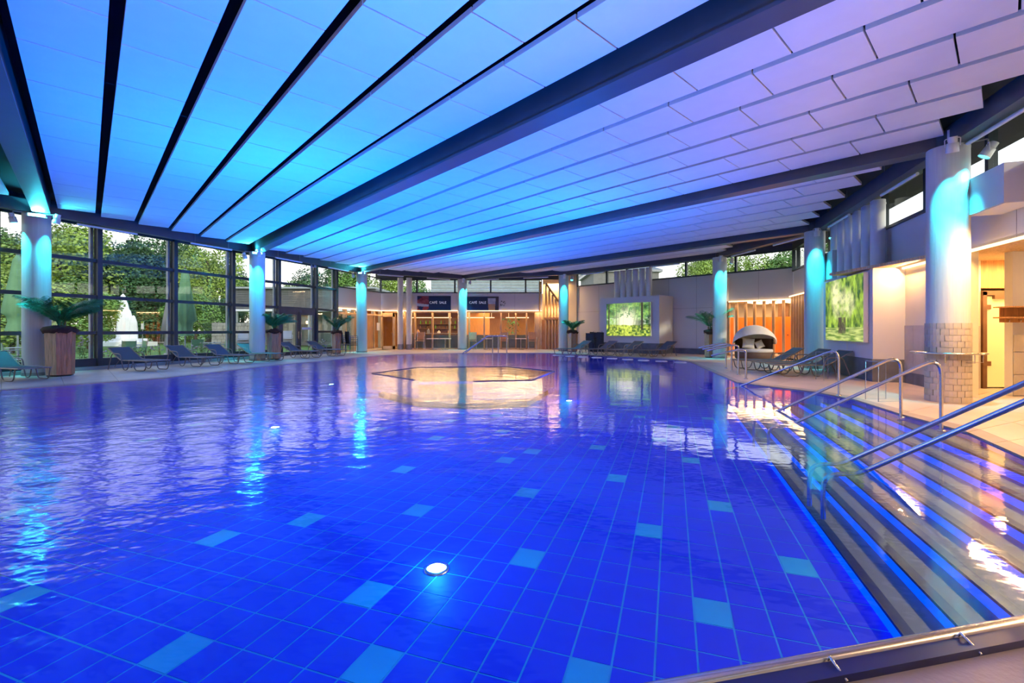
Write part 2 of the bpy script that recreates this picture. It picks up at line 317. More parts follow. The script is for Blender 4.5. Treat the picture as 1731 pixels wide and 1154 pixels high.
lights_idx = set()
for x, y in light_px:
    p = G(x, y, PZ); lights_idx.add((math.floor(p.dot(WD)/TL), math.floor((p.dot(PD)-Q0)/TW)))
tiles = []
for i in range(-6, 90):
    for j in range(-66, 0):
        c = sq((i+.5)*TL, Q0+(j+.5)*TW)
        if inside(c, pool): tiles.append((score(c), i, j, c))
tiles.sort(key=lambda t_: t_[0])
hx, hy = WD*(TL/2-.007), PD*(TW/2-.007)
tm = MB().obox((0, 0, -.005), hx, hy, V((0, 0, .005))); tma = tm.mesh('pool_tile', 'tile'); tmb = tm.mesh('pale_pool_tile', 'ltile')
rest = MB()
for k, (_, i, j, c) in enumerate(tiles):
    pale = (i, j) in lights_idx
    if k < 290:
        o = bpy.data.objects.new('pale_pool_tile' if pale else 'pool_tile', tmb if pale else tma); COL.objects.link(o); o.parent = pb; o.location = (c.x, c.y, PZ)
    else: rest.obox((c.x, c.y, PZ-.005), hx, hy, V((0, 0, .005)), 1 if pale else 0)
rest.build('pool_tiles_far', ['tile', 'ltile'], pb)['kind'] = 'stuff'
# steps
TR, RI = .30, .094
for k in range(7):
    q0 = Q0+TR*k; z1 = PZ+RI*(k+1); s1 = 12.4
    st = MB().obox(sq((s1+.6)/2, q0+1.25, (z1+PZ)/2), WD*((s1-.6)/2), PD*1.25, V((0, 0, (z1-PZ)/2))).build('step', 'tread', pb)
    MB().obox(sq((s1+.6)/2, q0+.035, z1-.01), WD*((s1-.6)/2+.002), PD*.039, V((0, 0, .012))).build('nosing', 'navy', st)
    MB().obox(sq((s1+.6)/2, q0-.004, z1-.058), WD*((s1-.6)/2), PD*.006, V((0, 0, .034))).build('light_strip', 'ledb', st)
MB().add([(p.x, p.y, WZ) for p in pool[::CCW]], [tuple(range(n))]).build('pool_water', 'water')
tag(bpy.data.objects['pool_water'], 'clear still water filling the big blue swimming pool', 'water', kind='stuff')
# near edge rim
ne = root('overflow_rail', (2.3, 1.985, 0), 'steel overflow rim rail along the near right edge of the pool', 'rail')
a, b = V((-.3, 1.42, .02)), V((2.36, 2.0, .02)); d = (b-a).normalized(); nn = V((-d.y, d.x, 0))
MB().tube([a+nn*.03, b+nn*.03], .027, 14).build('tube', 'steel', ne)
MB().obox((a+b)/2+nn*-.02+V((0, 0, -.01)), d*((b-a).length/2), nn*.045, V((0, 0, .02))).build('gutter', 'navy', ne)
for t in (.9, 1.55, 2.2):
    p = a+d*t; MB().tube([p+nn*.03+V((0, 0, -.03)), p-nn*.0+V((0, 0, .03)), p-nn*.07+V((0, 0, -.01))], .006, 6).build('clip', 'steel', ne)
# ------------------------------------------------------------------ whirlpool hexagon
hexp = [G(629, 631, WZ), G(705, 621, WZ), G(853.5, 619.3, WZ), G(936.7, 627.4, WZ), G(899.7, 642.4, WZ), G(800, 644.7, WZ), G(701, 642.4, WZ)]
hb = root('whirlpool', (hexp[0]+hexp[3])/2, 'hexagonal whirlpool basin with thin rim standing inside the pool', 'whirlpool')
ctr = sum(hexp, V((0, 0, 0)))/7
for i in (0, 1, 2, 3, 4, 6):
    a, b = hexp[i], hexp[(i+1) % 7]
    a2, b2 = a.lerp(ctr, .07), b.lerp(ctr, .07)
    w = MB().prism([a, b, b2, a2], -.5, -.035, 0).build('rim_wall', 'rimglow' if i in (3, 4, 6) else 'mauve', hb)  # LED light on the outer faces given as the walls' own glow
    MB().bar((a.x, a.y, -.012), (b.x, b.y, -.012), .05, .02).build('rim', 'navy', hb)
MB().prism([p.lerp(ctr, .07) for p in hexp], -.74, -.6).build('basin_floor', 'mauve', hb)
# ------------------------------------------------------------------ ceiling
ce = root('ceiling', (0, 0, ZP), 'dark roof underside hung with rows of white acoustic panels', kind='structure')
oc = sum(outer, V((0, 0, 0)))/len(outer)
MB().prism([oc+(p-oc)*1.07 for p in outer], ZR, ZR+.25).build('roof_slab', 'deckroof', ce)
pan = []
PL = 1.232
def strip(v0, w, ph):
    vm = v0+w/2; lo = ringR(vm)+.05; hi = ringL(vm)-.6; k = math.floor((lo-ph)/PL)
    while True:
        a = ph+k*PL; k += 1
        if a >= hi: break
        if a < lo: continue
        b = min(a+PL-.024, hi)
        if b-a > .25: pan.append(((a+b)/2, vm, b-a, w))
for k in range(6): strip(-7.1+.955*k, .82, .3-.71*k)
for k in range(6): strip(-.63+.935*k, .80, 8.09-.71*k)
for k in range(6): strip(5.72+.955*k, .835, .625-.71*k)
for k in range(6): strip(11.88+.985*k, .865, 3.09-.71*k)
for k in range(3): strip(18.27+.96*k, .84, 8.6-.71*k)
def pbox(L, w): return MB().obox((0, 0, .035), uv(L/2, 0), uv(0, w/2), V((0, 0, .035)))
pan.sort(key=lambda p: score(uv(p[0], p[1])))
cache = {}; rest = MB()
for k, (u, v, L, w) in enumerate(pan):
    c = uv(u, v, 0)
    if k < 295:
        key = (round(L, 3), w)
        if key not in cache:
            mb = pbox(L, w); me = mb.mesh('ceiling_panel', 'panel'); cache[key] = me
        o = bpy.data.objects.new('ceiling_panel', cache[key]); COL.objects.link(o); o.parent = ce; o.location = c
    else: rest.obox(c+V((0, 0, ZP+.035)), uv(L/2, 0), uv(0, w/2), V((0, 0, .035)))
rest.build('ceiling_panels_far', 'panel', ce)['kind'] = 'stuff'
# beams
for v in (-7.2, -.95, 5.3, 11.55, 18.0):
    a, b = uv(ringR(v)-.3, v, (ZB+ZR)/2), uv(ringL(v)+.3, v, (ZB+ZR)/2)
    o = MB().bar(a, b, .30, ZR-ZB)
    o.bar(a-V((0, 0, (ZR-ZB)/2-.02)), b-V((0, 0, (ZR-ZB)/2-.02)), .36, .045)
    tag(o.build('roof_beam', 'beam', loc=(a.x, a.y, ZB)), 'dark steel roof beam spanning the hall between columns', kind='structure')
ring = [(v, 'L') for v in (-7.2, -.95, 5.3, 11.55, 18.0)]
rp = [uv(ringL(v), v) for v in (-7.2, -.95, 5.3, 11.55, 18.0)]+[uv(17.7, 21.3), uv(9.06, 21.3)]+[uv(ringR(v), v) for v in (18.0, 11.55, 5.3, -.95, -7.2)]
for a, b in zip(rp, rp[1:]):
    tag(MB().bar((a.x, a.y, ZB+.17), (b.x, b.y, ZB+.17), .24, .34).build('ring_beam', 'beam', loc=(a.x, a.y, ZB)), 'dark edge beam joining the column heads', kind='structure')
# ------------------------------------------------------------------ columns
colpix = dict(A=(62, -.95), B=(435, 5.3), C=(611.5, 11.55), D=(781.5, 18.0), E=(952.7, 21.2), F=(1216.5, 21.2), G=(1377, 17.95), H=(1602, 11.5))
where = dict(A='behind the leftmost potted palm by the window wall', B='by the second potted palm, before the glass doors', C='at the far left corner beside the café front', D='between the two café signs',
   E='beside the timber fin screen at the far wall', F='beside the tall palm at the far right', G='behind the loungers, left of the right-hand forest picture', H='nearest on the right, with stone clad base and ledge')
CP = {}
for k, (px, v) in colpix.items():
    t = (px-CX)/F; Y = v/(CU*t+SU) if k != 'A' else None
    if k == 'A': Y = 13.1
    c = V((t*Y, Y, 0)); CP[k] = c; r = .30
    col = root('column', c, 'round pale column '+where[k]+', lit cyan at its top', 'column')
    mb = MB().lathe([(r, 0), (r, .9), (r, 2.6), (r, ZB)], c, 40); mb.build('shaft', 'column', col)
    MB().lathe([(r+.012, 0), (r+.012, .09)], c, 40).build('foot_ring', 'grey', col)
    MB().lathe([(r*.6, 0), (r*.6, .3)], c+V((0, 0, ZB)), 24).build('head_stub', 'beam', col)
    if k == 'H':
        zt = 1.42; nr, nc = 13, 18; z1 = zt/nr-.006; a1 = 2*PI/nc-.016
        vs = [(rr*math.cos(a), rr*math.sin(a), z) for rr in (r+.002, r+.02) for z in (0, z1) for a in [a1*q/2 for q in range(3)]]
        fs = [(6+q, 7+q, 10+q, 9+q) for q in range(2)]+[(3+q, 9+q, 10+q, 4+q) for q in range(2)]+[(q, q+1, 7+q, 6+q) for q in range(2)]+[(0, 6, 9, 3), (2, 5, 11, 8)]
        cme = [MB().add(vs, fs).mesh('cladding_tile', m) for m in ('wtile', 'wtile2')]
        rt_ = random.Random(9)
        for j in range(nr):
            for i in range(nc):
                o = bpy.data.objects.new('cladding_tile', cme[rt_.random() < .4]); COL.objects.link(o); o.parent = col; o.location = (0, 0, j*zt/nr+.003); o.rotation_euler.z = 2*PI*(i+.5*(j % 2)+rt_.uniform(-.04, .04))/nc
        sh = MB().lathe([(r+.02, .865), (r+.21, .865), (r+.23, .88), (r+.21, .895), (r+.02, .895)], c, 48, cap=False).build('ledge', 'steel', col)
        for i in range(4):
            a = -2.4+i*.9; q = c+V((math.cos(a), math.sin(a), 0))*(r+.02); q2 = c+V((math.cos(a), math.sin(a), 0))*(r+.16)
            MB().tube([q+V((0, 0, .72)), q2+V((0, 0, .72)), q2+V((0, 0, .865))], .007, 6).build('ledge_bracket', 'steel', sh)
# spot lights on the column heads
def spotlight(p, aim, label, group='cyan spotlights on the column heads', big=False):
    r0 = root('spot_light', p, label, 'spotlight', group); d = (V(aim)-V(p)).normalized()
    q = V(p)
    MB().tube([q-d*.16, q-d*.06], .062, 14).build('driver_cap', 'white', r0)
    h = MB().tube([q-d*.06, q-d*.055, q+d*.06, q+d*.10], [.062, .078, .085, .088], 16, cap=False); h.tube([q-d*.058, q-d*.056], .08, 16); h.build('housing', 'white', r0)
    sd = d.cross(V((0, 0, 1))); sd = sd.normalized() if sd.length > .05 else V((1, 0, 0))
    MB().tube(arc([q+sd*.095, q+sd*.1+V((0, 0, .14)), q-sd*.1+V((0, 0, .14)), q-sd*.095], .03), .008, 6).build('yoke', 'white', r0)
    MB().tube([q+d*.085, q+d*.092], .075, 16).build('lens', 'cyan2', r0)
    return r0
LP = []
for k, c in CP.items():
    toc = (V((0, 0, 0))-c).normalized(); sd = V((toc.y, -toc.x, 0)); inward = (uv(12.5, 9)-c).normalized()
    p1 = c+toc*.66-sd*.06+V((0, 0, ZB-.16)); aim1 = c+toc*.12-sd*.02+V((0, 0, 2.7))
    if k == 'A': p1 = c+toc*.44-sd*.40+V((0, 0, ZB-.16)); aim1 = c+toc*.2-sd*.1+V((0, 0, 2.7))
    spotlight(p1, aim1, 'white cylindrical spotlight lighting the column '+where[k])
    p2 = c+toc*.22+sd*(.46 if k in 'ABC' else -.50)+V((0, 0, ZB-.24)); aim2 = c+toc*.1+V((0, 0, 2.2)) if k in 'ABCDF' else p2+inward*1.2-V((0, 0, 2))
    spotlight(p2, aim2, 'second white spotlight on the column '+where[k])
    LP += [(p1, aim1, k), (p2, aim2, k)]
    br = root('spot_bracket', c+V((0, 0, ZB-.02)), 'steel arm for the spotlights on the '+dict(A='leftmost', B='second', C='left corner', D='middle', E='fin screen', F='far palm', G='willow picture', H='nearest')[k]+' column', 'bracket', 'steel arms holding the column spotlights')
    for q in (p1, p2): MB().tube(arc([c+toc*.2+V((0, 0, ZB-.02)), V((q.x, q.y, ZB-.02)), V((q.x, q.y, q.z+.10))], .03), .014, 6).build('arm', 'grey', br)
    if k in 'ABC':
        fd = root('flood_light', c+toc*.42+V((0, 0, ZB-.1)), 'bright cyan bar floodlight on the column '+where[k], 'floodlight', 'cyan floodlights on the window side columns')
        q = c+toc*.42+V((0, 0, ZB-.1)); MB().obox(q, sd*.2, toc*.05, V((0, 0, .05))).build('housing', 'grey', fd)
        MB().obox(q+toc*.055+V((0, 0, .0)), sd*.17, toc*.006, V((0, 0, .035))).build('lamp_glass', 'cyan', fd)
        area('flood_lamp', q+toc*.09+V((0, 0, .03)), .34, .06, 130 if k == 'A' else 110, (.06, .8, 1), (inward*.8+V((0, 0, 1))), xaxis=sd)
for p, aim, k in LP:
    d = (V(aim)-V(p)).normalized(); spot('column_spot', V(p)+d*.11, aim, 900 if k in 'HG' else 700, (.02, .82, 1), 52, 1.0)
# ------------------------------------------------------------------ pool lamps
lamp_px = [(738,962),(465,723),(962,678),(368,660),(174,653),(346,634),(465,622),(652,619),(756,606),(896,610.5),(790,636),(1027,616),(1104,616.4),(560,650),(1100,740)]
lamp_px = lamp_px[:-1]
lamp_pos = [G(x, y, PZ) for x, y in lamp_px]
for i, p in enumerate(lamp_pos):
    L = root('pool_lamp', p, ['big bright round underwater lamp nearest in the blue pool floor', 'bright round underwater lamp in the pool floor under the window reflection', 'round underwater lamp in the pool floor before the far right wall'][i] if i < 3 else ['', '', '', 'small underwater lamp left of the whirlpool, nearest of the left group', 'leftmost underwater lamp, below the first lounger', 'underwater lamp close to the left pool edge below the second lounger', 'underwater lamp close to the left pool edge before the second palm', 'underwater lamp just behind the left tip of the whirlpool', 'underwater lamp behind the whirlpool below the left café table', 'underwater lamp behind the whirlpool below the right café chair', 'underwater lamp at the middle of the whirlpool', 'underwater lamp in front of the forest picture, left one', 'underwater lamp in front of the forest picture, right one', 'underwater lamp on the left half, between whirlpool and second column'][i], 'lamp', 'underwater lamps in the pool floor')
    MB().lathe([(.11, 0), (.105, .015), (.085, .018)], p, 20, cap=False).build('bezel', 'steel', L)
    MB().lathe([(.085, .006), (.07, .016), (.0, .018)], p, 20, cap=False).build('lens', 'lampc', L)
    if i < 4: point('pool_lamp_glow', p+V((0, 0, .14)), 14, (.02, .45, 1), .05)
    area('pool_lamp_light', p+V((0, 0, .03)), .15, .15, (380, 640, 450)[i] if i < 3 else 680, (.0, .20, 1), (0, 0, 1), shape='DISK', spread=math.radians(128))
for i, (s_, q_) in enumerate([(3, -3), (3.5, -9), (8, -2.5), (8, -7), (13, -6), (18, -3)]):   # lamps out of the picture's way, under waves
    pass
# white jet covers on the far ledge
ORD = ['first', 'second', 'third', 'fourth', 'fifth', 'sixth', 'seventh', 'eighth', 'ninth', 'tenth', 'eleventh', 'twelfth', 'thirteenth']
for i, (x, y) in enumerate([(942,599.4),(963.4,600.9),(985.7,602.2),(1008.7,603.4),(1034.5,604.8),(1061,606.5),(1088,608),(1118,609.5),(1150,611.5)]):
    p = G(x, y+1, WZ); MBx = MB().lathe([(.24, -.015), (.25, .0), (.22, .022), (.0, .03)], p, 20, cap=False)
    tag(MBx.build('round_cover', 'white', loc=p), ORD[i]+' from left of nine white round discs on the far pool edge', 'disc', 'white discs along the far edge')
# ------------------------------------------------------------------ glazed facade on the left
fv = [-.1+2.172*k for k in range(-5, 5)]; fv = [.245+2.172*k for k in range(-4, 5)]+[10.32]
def ft(v): return (V(uv(20.4+.53*v, v))-FAC.a).dot(FAC.d)
tz = [.30, 1.19, 2.38, 3.57, 4.72]
wn = 0
for a, b in zip(fv, fv[1:]):
    wn += 1; t0, t1 = ft(a), ft(b); door = abs(a-6.76) < .1
    w = root('window_%d' % wn, FAC.p((t0+t1)/2), 'tall gridded window bay of the garden facade', kind='structure')
    MB().wallbox(FAC, t1-.07, t1+.07, 0, 4.8, -.06, .14).build('mullion', 'frame', w)
    MB().wallbox(FAC, t1-.17, t1-.08, .3, 4.72, -.16, -.06).build('outer_post', 'framel', w)
    for k, z in enumerate(tz):
        if door and k < 2: continue
        MB().wallbox(FAC, t0+.07, t1-.07, z-.055, z+.055, -.05, .1).build('transom', 'frame', w)
    for k in range(4):
        if door and k < 2: continue
        MB().wallbox(FAC, t0+.08, t1-.08, tz[k]+.055, tz[k+1]-.055, 0, .008).build('pane', 'glass', w)
    if not door: MB().wallbox(FAC, t0, t1, 0, .26, -.05, .09).build('sill_plinth', 'frame', w); MB().wallbox(FAC, t0, t1, 0, .10, .09, .34).build('heater_ledge', 'skirt', w)
    if door:
        dr = root('door_1', FAC.p((t0+t1)/2), 'double glass door to the garden in dark frames', kind='structure'); tm_ = (t0+t1)/2
        MB().wallbox(FAC, t0, t1, 2.2, 2.33, -.04, .1).build('head', 'frame', dr)
        for (p, q) in ((t0+.1, tm_-.02), (tm_+.02, t1-.1)):
            lf = MB().wallbox(FAC, p, p+.12, .02, 2.2).wallbox(FAC, q-.12, q, .02, 2.2).wallbox(FAC, p, q, .02, .2).wallbox(FAC, p, q, 2.06, 2.2).build('door_leaf', 'frame', dr)
            MB().wallbox(FAC, p+.12, q-.12, .2, 2.06, .04, .05).build('pane', 'glass', lf)
            hx_ = q-.06 if p < tm_-.3 else p+.06; z0 = FAC.p(hx_, 0, .16)
            MB().tube([z0+V((0, 0, .85)), z0+V((0, 0, 1.2))], .014, 8).build('handle', 'steel', lf)
        tag(MB().wallbox(FAC, tm_+.25, t1-.3, 1.3, 1.42, .055, .06).build('trim_1', 'white'), kind='structure')
tag(MB().wallbox(FAC, 0, ft(10.32), 4.76, ZR, -.06, .14).build('trim_2', 'frame'), kind='structure')
tag(MB().wallbox(FAC, ft(10.32)+.07, (FAC.b-FAC.a).length, 0, ZR, -.05, .1).build('trim_3', 'frame'), kind='structure')
# ------------------------------------------------------------------ solid wall pieces, clerestories, warm light strips
def wallpiece(name, ln, t0, t1, z0, z1, m='wall', off=0, th=.12, joints=0, hj=None, label=None):
    o = tag(MB().wallbox(ln, t0, t1, z0, z1, off-th, off).build(name, m), label, kind='structure')
    if joints:
        for k in range(1, joints):
            t = t0+(t1-t0)*k/joints; MB().wallbox(ln, t-.006, t+.006, z0, z1, off, off+.003).build('joint', 'joint', o)
    if hj: MB().wallbox(ln, t0, t1, hj-.006, hj+.006, off, off+.003).build('joint', 'joint', o)
    return o
def clerestory(ln, ts, z0, z1, label):
    global wn
    for a, b in zip(ts, ts[1:]):
        wn += 1; w = root('window_%d' % wn, ln.p((a+b)/2, z0), label, kind='structure')
        MB().wallbox(ln, a, a+.05, z0, z1, -.08, .06).wallbox(ln, b-.05, b, z0, z1, -.08, .06).wallbox(ln, a, b, z0, z0+.07, -.08, .06).wallbox(ln, a, b, z1-.05, z1, -.08, .06).build('window_frame', 'frame', w)
        MB().wallbox(ln, a+.05, b-.05, z0+.07, z1-.05, -.02, -.01).build('pane', 'glass', w)
STRIPS = iter(['angled wall left of the café door', 'café banners', 'wall band over the orange changing area', 'wall band over the right side recess', 'wall band over the seen edge-on timber fins'])
def ledstrip(ln, t0, t1, z, off=.02, power=60, segs=None, dz=-1.4, name='light_strip', col=(1, .60, .28)):
    o = tag(MB().wallbox(ln, t0, t1, z-.045, z+.0, off, off+.05).build('light_strip', 'ledw', loc=ln.p((t0+t1)/2, z)), 'warm glowing strip under the '+next(STRIPS), 'light strip', 'warm light strips under the wall bands')
    for a_, b_ in (segs or [(t0, t1)]): area('strip_light', ln.p((a_+b_)/2, z-.06, off+.12), abs(b_-a_), .06, power*abs(b_-a_)/abs(t1-t0), col, V((0, 0, dz))+ln.n, xaxis=ln.d)
    return o
LT = lambda ln, xs, off=0: [ln.t(x, off) for x in xs]
Lf = lambda ln: (ln.b-ln.a).length
# left of café
wallpiece('wall_left', LW2, 0, Lf(LW2), 2.55, 3.72, label='pale upper wall left of the café front')
clerestory(LW2, [0, Lf(LW2)*.5, Lf(LW2)], 3.72, 4.7, 'narrow high window above the wall left of the café')
ledstrip(LW2, .1, Lf(LW2)-.1, 2.55, power=40)
# café front
ct = LT(CAF, [643, 916])
CAFL, CAFR = ct
wallpiece('wall_back', CAF, CAFL-.1, CAFR, 2.55, 3.72, label='white wall band above the café glazing', joints=6)
clerestory(CAF, LT(CAF, [643, 705, 769, 829.5, 888.5, 916]), 3.72, 4.62, 'narrow high window above the café band')
ledstrip(CAF, CAFL, CAFR, 2.57, power=190)
tag(MB().wallbox(CAF, CAFL-.3, CAFR+1.4, 4.62, ZR, -.1, .05).build('trim_4', 'beam'), kind='structure')
sg = LT(CAF, [665, 684, 701, 731, 760, 793, 818.5, 847, 872, 890, 905])
cf = root('glazed_front', CAF.p(0), 'long glazed café front with slim pale timber posts', 'shopfront')
for t in sg: MB().wallbox(CAF, t-.05, t+.05, .0, 2.5, -.25, .04).build('post', 'fin', cf)
MB().wallbox(CAF, sg[-1]+.0, CAFR, 0, 2.5, -.3, .06).build('end_pier', 'woodl', cf)
MB().wallbox(CAF, CAFL+.3, CAFR, 0, .08, -.2, .03).build('sill', 'woodl', cf)
MB().wallbox(CAF, CAFL+.3, CAFR, 2.42, 2.55, -.2, .03).build('head_rail', 'fin', cf)
for a, b in zip(sg, sg[1:]): MB().wallbox(CAF, a+.05, b-.05, .08, 2.42, -.1, -.09).build('pane', 'glass', cf)
for a, b in zip(sg[1:], sg[2:]): MB().wallbox(CAF, a+.05, b-.05, .08, .95, -.16, -.13).build('lower_board', 'greige', cf)
# café door, x 638..668
dt = LT(CAF, [640, 668.5]); dr = root('door_2', CAF.p(dt[0]), 'timber framed glass door at the left of the café front', kind='structure')
MB().wallbox(CAF, dt[0], dt[0]+.3, 0, 2.4).wallbox(CAF, dt[1]-.16, dt[1], 0, 2.4).wallbox(CAF, dt[0], dt[1], 2.15, 2.4).wallbox(CAF, dt[0], dt[1], 0, .22).build('door_frame', 'fin', dr)
MB().wallbox(CAF, dt[0]+.3, dt[1]-.16, .22, 2.15, .03, .04).build('pane', 'glass', dr)
MB().wallbox(CAF, dt[1]-.22, dt[1]-.18, 1.0, 1.1, .1, .16).build('handle', 'steel', dr)
# angled left part under the strip: posts, side window and notice
lw = root('side_glazing', LW2.p(0), 'angled timber framed glazing between garden facade and café door', 'shopfront')
for f in (.0, .18, .36, .62, .82, 1.0): MB().wallbox(LW2, Lf(LW2)*f-.05+(.05 if f == 0 else 0), Lf(LW2)*f+.05, 0, 2.5, -.2, .05).build('post', 'fin', lw)
MB().wallbox(LW2, 0, Lf(LW2), 0, .1).build('bottom_rail', 'fin', lw); MB().wallbox(LW2, 0, Lf(LW2), 2.2, 2.3, .05, .07).build('top_rail', 'fin', lw)
MB().wallbox(LW2, .05, Lf(LW2)*.36, .1, 2.45, -.1, -.09).build('pane', 'glass', lw); MB().wallbox(LW2, Lf(LW2)*.82, Lf(LW2), .1, 2.45, -.1, -.09).build('pane', 'glass', lw)
MB().wallbox(LW2, Lf(LW2)*.36, Lf(LW2)*.8, .0, 2.2, -.1, .0).build('timber_board', 'oak', lw)
nt_ = tag(MB().wallbox(LW2, Lf(LW2)*.88, Lf(LW2)*.95, 1.25, 1.75, .02, .03).build('notice', 'white', loc=LW2.p(Lf(LW2)*.9, 1.5, .02)), 'white notice sheet on the glazing left of the café door', 'notice')
q = LW2.p(Lf(LW2)*.56, 1.1, .03); gs = tag(MB().tube([q, q+LW2.n*.03], .2, 20).build('round_sign', 'greenp', loc=q), 'round green sign on the timber left of the first far column', 'sign')
# round ducts beside the café door
for i, x in enumerate((676.8, 691.5)):
    p = CAF.x(x, .35); o = root('round_duct', p, ('left' if i == 0 else 'right')+' one of two tall white round ducts beside the café door', 'duct', 'white ducts beside the café door')
    MB().lathe([(.19, 0), (.19, ZB+.1)], p, 20).build('duct_pipe', 'white', o); MB().lathe([(.2, 0), (.2, .35)], p, 20).build('foot_sleeve', 'grey', o)
# café signs
def hash01(a, b): return np.modf(np.abs(np.sin(a*127.1+b*311.7)*43758.5453))[0]
def vnoise(x, y, seed=0):
    xi, yi = np.floor(x), np.floor(y); xf, yf = x-xi, y-yi; xf = xf*xf*(3-2*xf); yf = yf*yf*(3-2*yf)
    h = lambda a, b: hash01(a+seed*17.3, b+seed*3.1)
    return (h(xi, yi)*(1-xf)+h(xi+1, yi)*xf)*(1-yf)+(h(xi, yi+1)*(1-xf)+h(xi+1, yi+1)*xf)*yf
def fbm(x, y, o=4, seed=0):
    r = 0; a = .5
    for k in range(o): r = r+a*vnoise(x*2**k, y*2**k, seed+k); a *= .5
    return r/(1-.5**o)
M['print'] = vmat('printed_board', 0, .4); M['backlit'] = vmat('backlit_print', 1.15)
def mixc(a, b, t): t = np.clip(t, 0, 1)[..., None]; return np.array(a)*(1-t)+(b if isinstance(b, np.ndarray) else np.array(b))*t
def food(X, Y):
    c = mixc((.001, .007, .035), (.003, .022, .08), 1-Y+.2*fbm(X*3, Y*3)); c = c*np.ones(X.shape+(1,))
    n = fbm(X*9, Y*6, 3, 2); m = (X < .34)
    c = np.where((m & (n > .45) & (Y > .45))[..., None], mixc((.18, .01, .015), (.4, .1, .1), n*2-1), c)
    c = np.where((m & (np.abs(Y-.42+.25*X) < .09))[..., None], np.array((.45, .5, .6)), c)
    c = np.where((m & (Y < .3) & (n > .5))[..., None], np.array((.4, .05, .03)), c); return c
def latte(X, Y):
    c = mixc((.001, .006, .03), (.003, .016, .06), 1-Y); c = np.where((X > .68)[..., None], np.array((.03, .02, .02)), c)
    w = .1+.03*Y; g = np.abs(X-.78) < w; c = np.where((g & (Y < .62) & (Y > .05))[..., None], mixc((.35, .17, .06), (.55, .33, .16), 1-Y), c)
    c = np.where((g & (Y >= .5) & (Y < .9))[..., None], mixc((.6, .6, .62), (.3, .3, .34), fbm(X*20, Y*8)), c)
    return np.where(((X > .93))[..., None], mixc((.08, .03, .02), (.02, .01, .01), fbm(X*30, Y*9)), c)
for nm, x0, x1, y0, y1, fn, tx, lab in (('a', 705.3, 762, 500, 525.3, food, 740.5, 'dark blue café banner with red food picture at its left'), ('b', 789.5, 843, 501, 525.8, latte, 807.5, 'dark blue café banner with tall coffee glass at its right')):
    a, b = CAF.at(x0, y0, .06), CAF.at(x1, y1, .06); c = (a+b)/2; o = root('cafe_sign', c, lab, 'sign', 'café banners')
    MB().obox(c-CAF.n*.03, CAF.d*((b-a).x/2/abs(CAF.d.x)), CAF.n*.02, V((0, 0, (a.z-b.z)/2))).build('board', 'signb', o)
    print_mesh('print', c-CAF.n*.005, (1, 0, 0), abs(b.x-a.x), a.z-b.z, 110, 50, fn, 'print', o)
    text_part('CAFÉ  SALE', .225, V((CAF.at(tx, 511.5).x, c.y-.02, CAF.at(tx, 511.5).z)), (1, 0, 0), o)
o = root('wall_emblem', CAF.at(850, 513, .03), 'small blue grey square emblem on the wall right of the café banners', 'emblem'); p = V(CAF.at(850, 513, .03))
MB().obox(p, V((.2, 0, 0)), V((0, .01, 0)), V((0, 0, .2))).build('plate', 'wall', o)
rng = random.Random(5)
mb = MB()
for k in range(26): mb.obox(p+V((rng.uniform(-.17, .17), -.015, rng.uniform(-.17, .17))), V((rng.uniform(.01, .04), 0, 0)), V((0, .004, 0)), V((0, 0, rng.uniform(.01, .04))))
mb.build('pattern', 'slate', o)['kind'] = 'stuff'
# fin screen behind column E
fs = root('timber_fin_screen', FIN.p(0), 'tall curved timber fin screen with brown doors at the far wall', 'screen')
ft_ = LT(FIN, [913, 923.5, 929, 934.5, 939.5, 944.5])
tops = [4.5, 4.3, 3.95, 3.6, 3.3, 3.0]
for t, z in zip(ft_, tops): MB().wallbox(FIN, t-.04, t+.04, 0, z, -.1, .14).build('fin', 'fin', fs)
a = FIN.p(ft_[1], 4.35, .05); b = FIN.p(ft_[5]+.1, 3.0, .05); MB().tube([a, a.lerp(b, .3)+V((0, 0, -.02)), a.lerp(b, .7)+V((.04, 0, -.05)), b], .07, 8).build('sloping_rail', 'fin', fs)
MB().wallbox(FIN, ft_[1]-.1, ft_[5]+.05, 1.95, 2.1, .0, .17).build('cross_rail', 'brown', fs)
MB().wallbox(FIN, ft_[0], ft_[1], 0, 1.95, -.1, .0).build('side_board', 'oak', fs)
for a, b in zip(ft_[1:], ft_[2:]): MB().wallbox(FIN, a+.045, b-.045, .02, 1.94, -.06, .0).build('door_board', 'oak', fs)
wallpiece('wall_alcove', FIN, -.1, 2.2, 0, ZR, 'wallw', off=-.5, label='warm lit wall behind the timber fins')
# far right wall (E to G)
tE, tS, tR = NW.t(948), NW.t(1229), NW.t(1341)
lo, hi = min(tE, tS), max(tE, tS)
wallpiece('wall_right', NW, lo, hi, 0, 4.12, joints=7, hj=2.45, label='long white wall behind the far loungers')
wallpiece('baseboard_right', NW, lo, hi, 0, .3, 'slate', off=.03, th=.03)
clerestory(NW, LT(NW, [952, 976, 1026, 1060, 1100, 1160, 1209, 1244, 1341.5]), 4.12, 4.98, 'narrow high window above the long white wall')
tag(MB().wallbox(NW, lo-1, tR+.2, 4.96, ZR, -.1, .05).build('trim_5', 'beam'), kind='structure')
wallpiece('wall_band', NW, tS, tR, 2.72, 4.12, joints=2, label='white band above the orange changing area')
wallpiece('trim_6', NW, tS-.15, tS+.1, 2.72, 3.9, off=.35, th=.35)
ledstrip(NW, tS+.1, tR, 2.72, power=26)
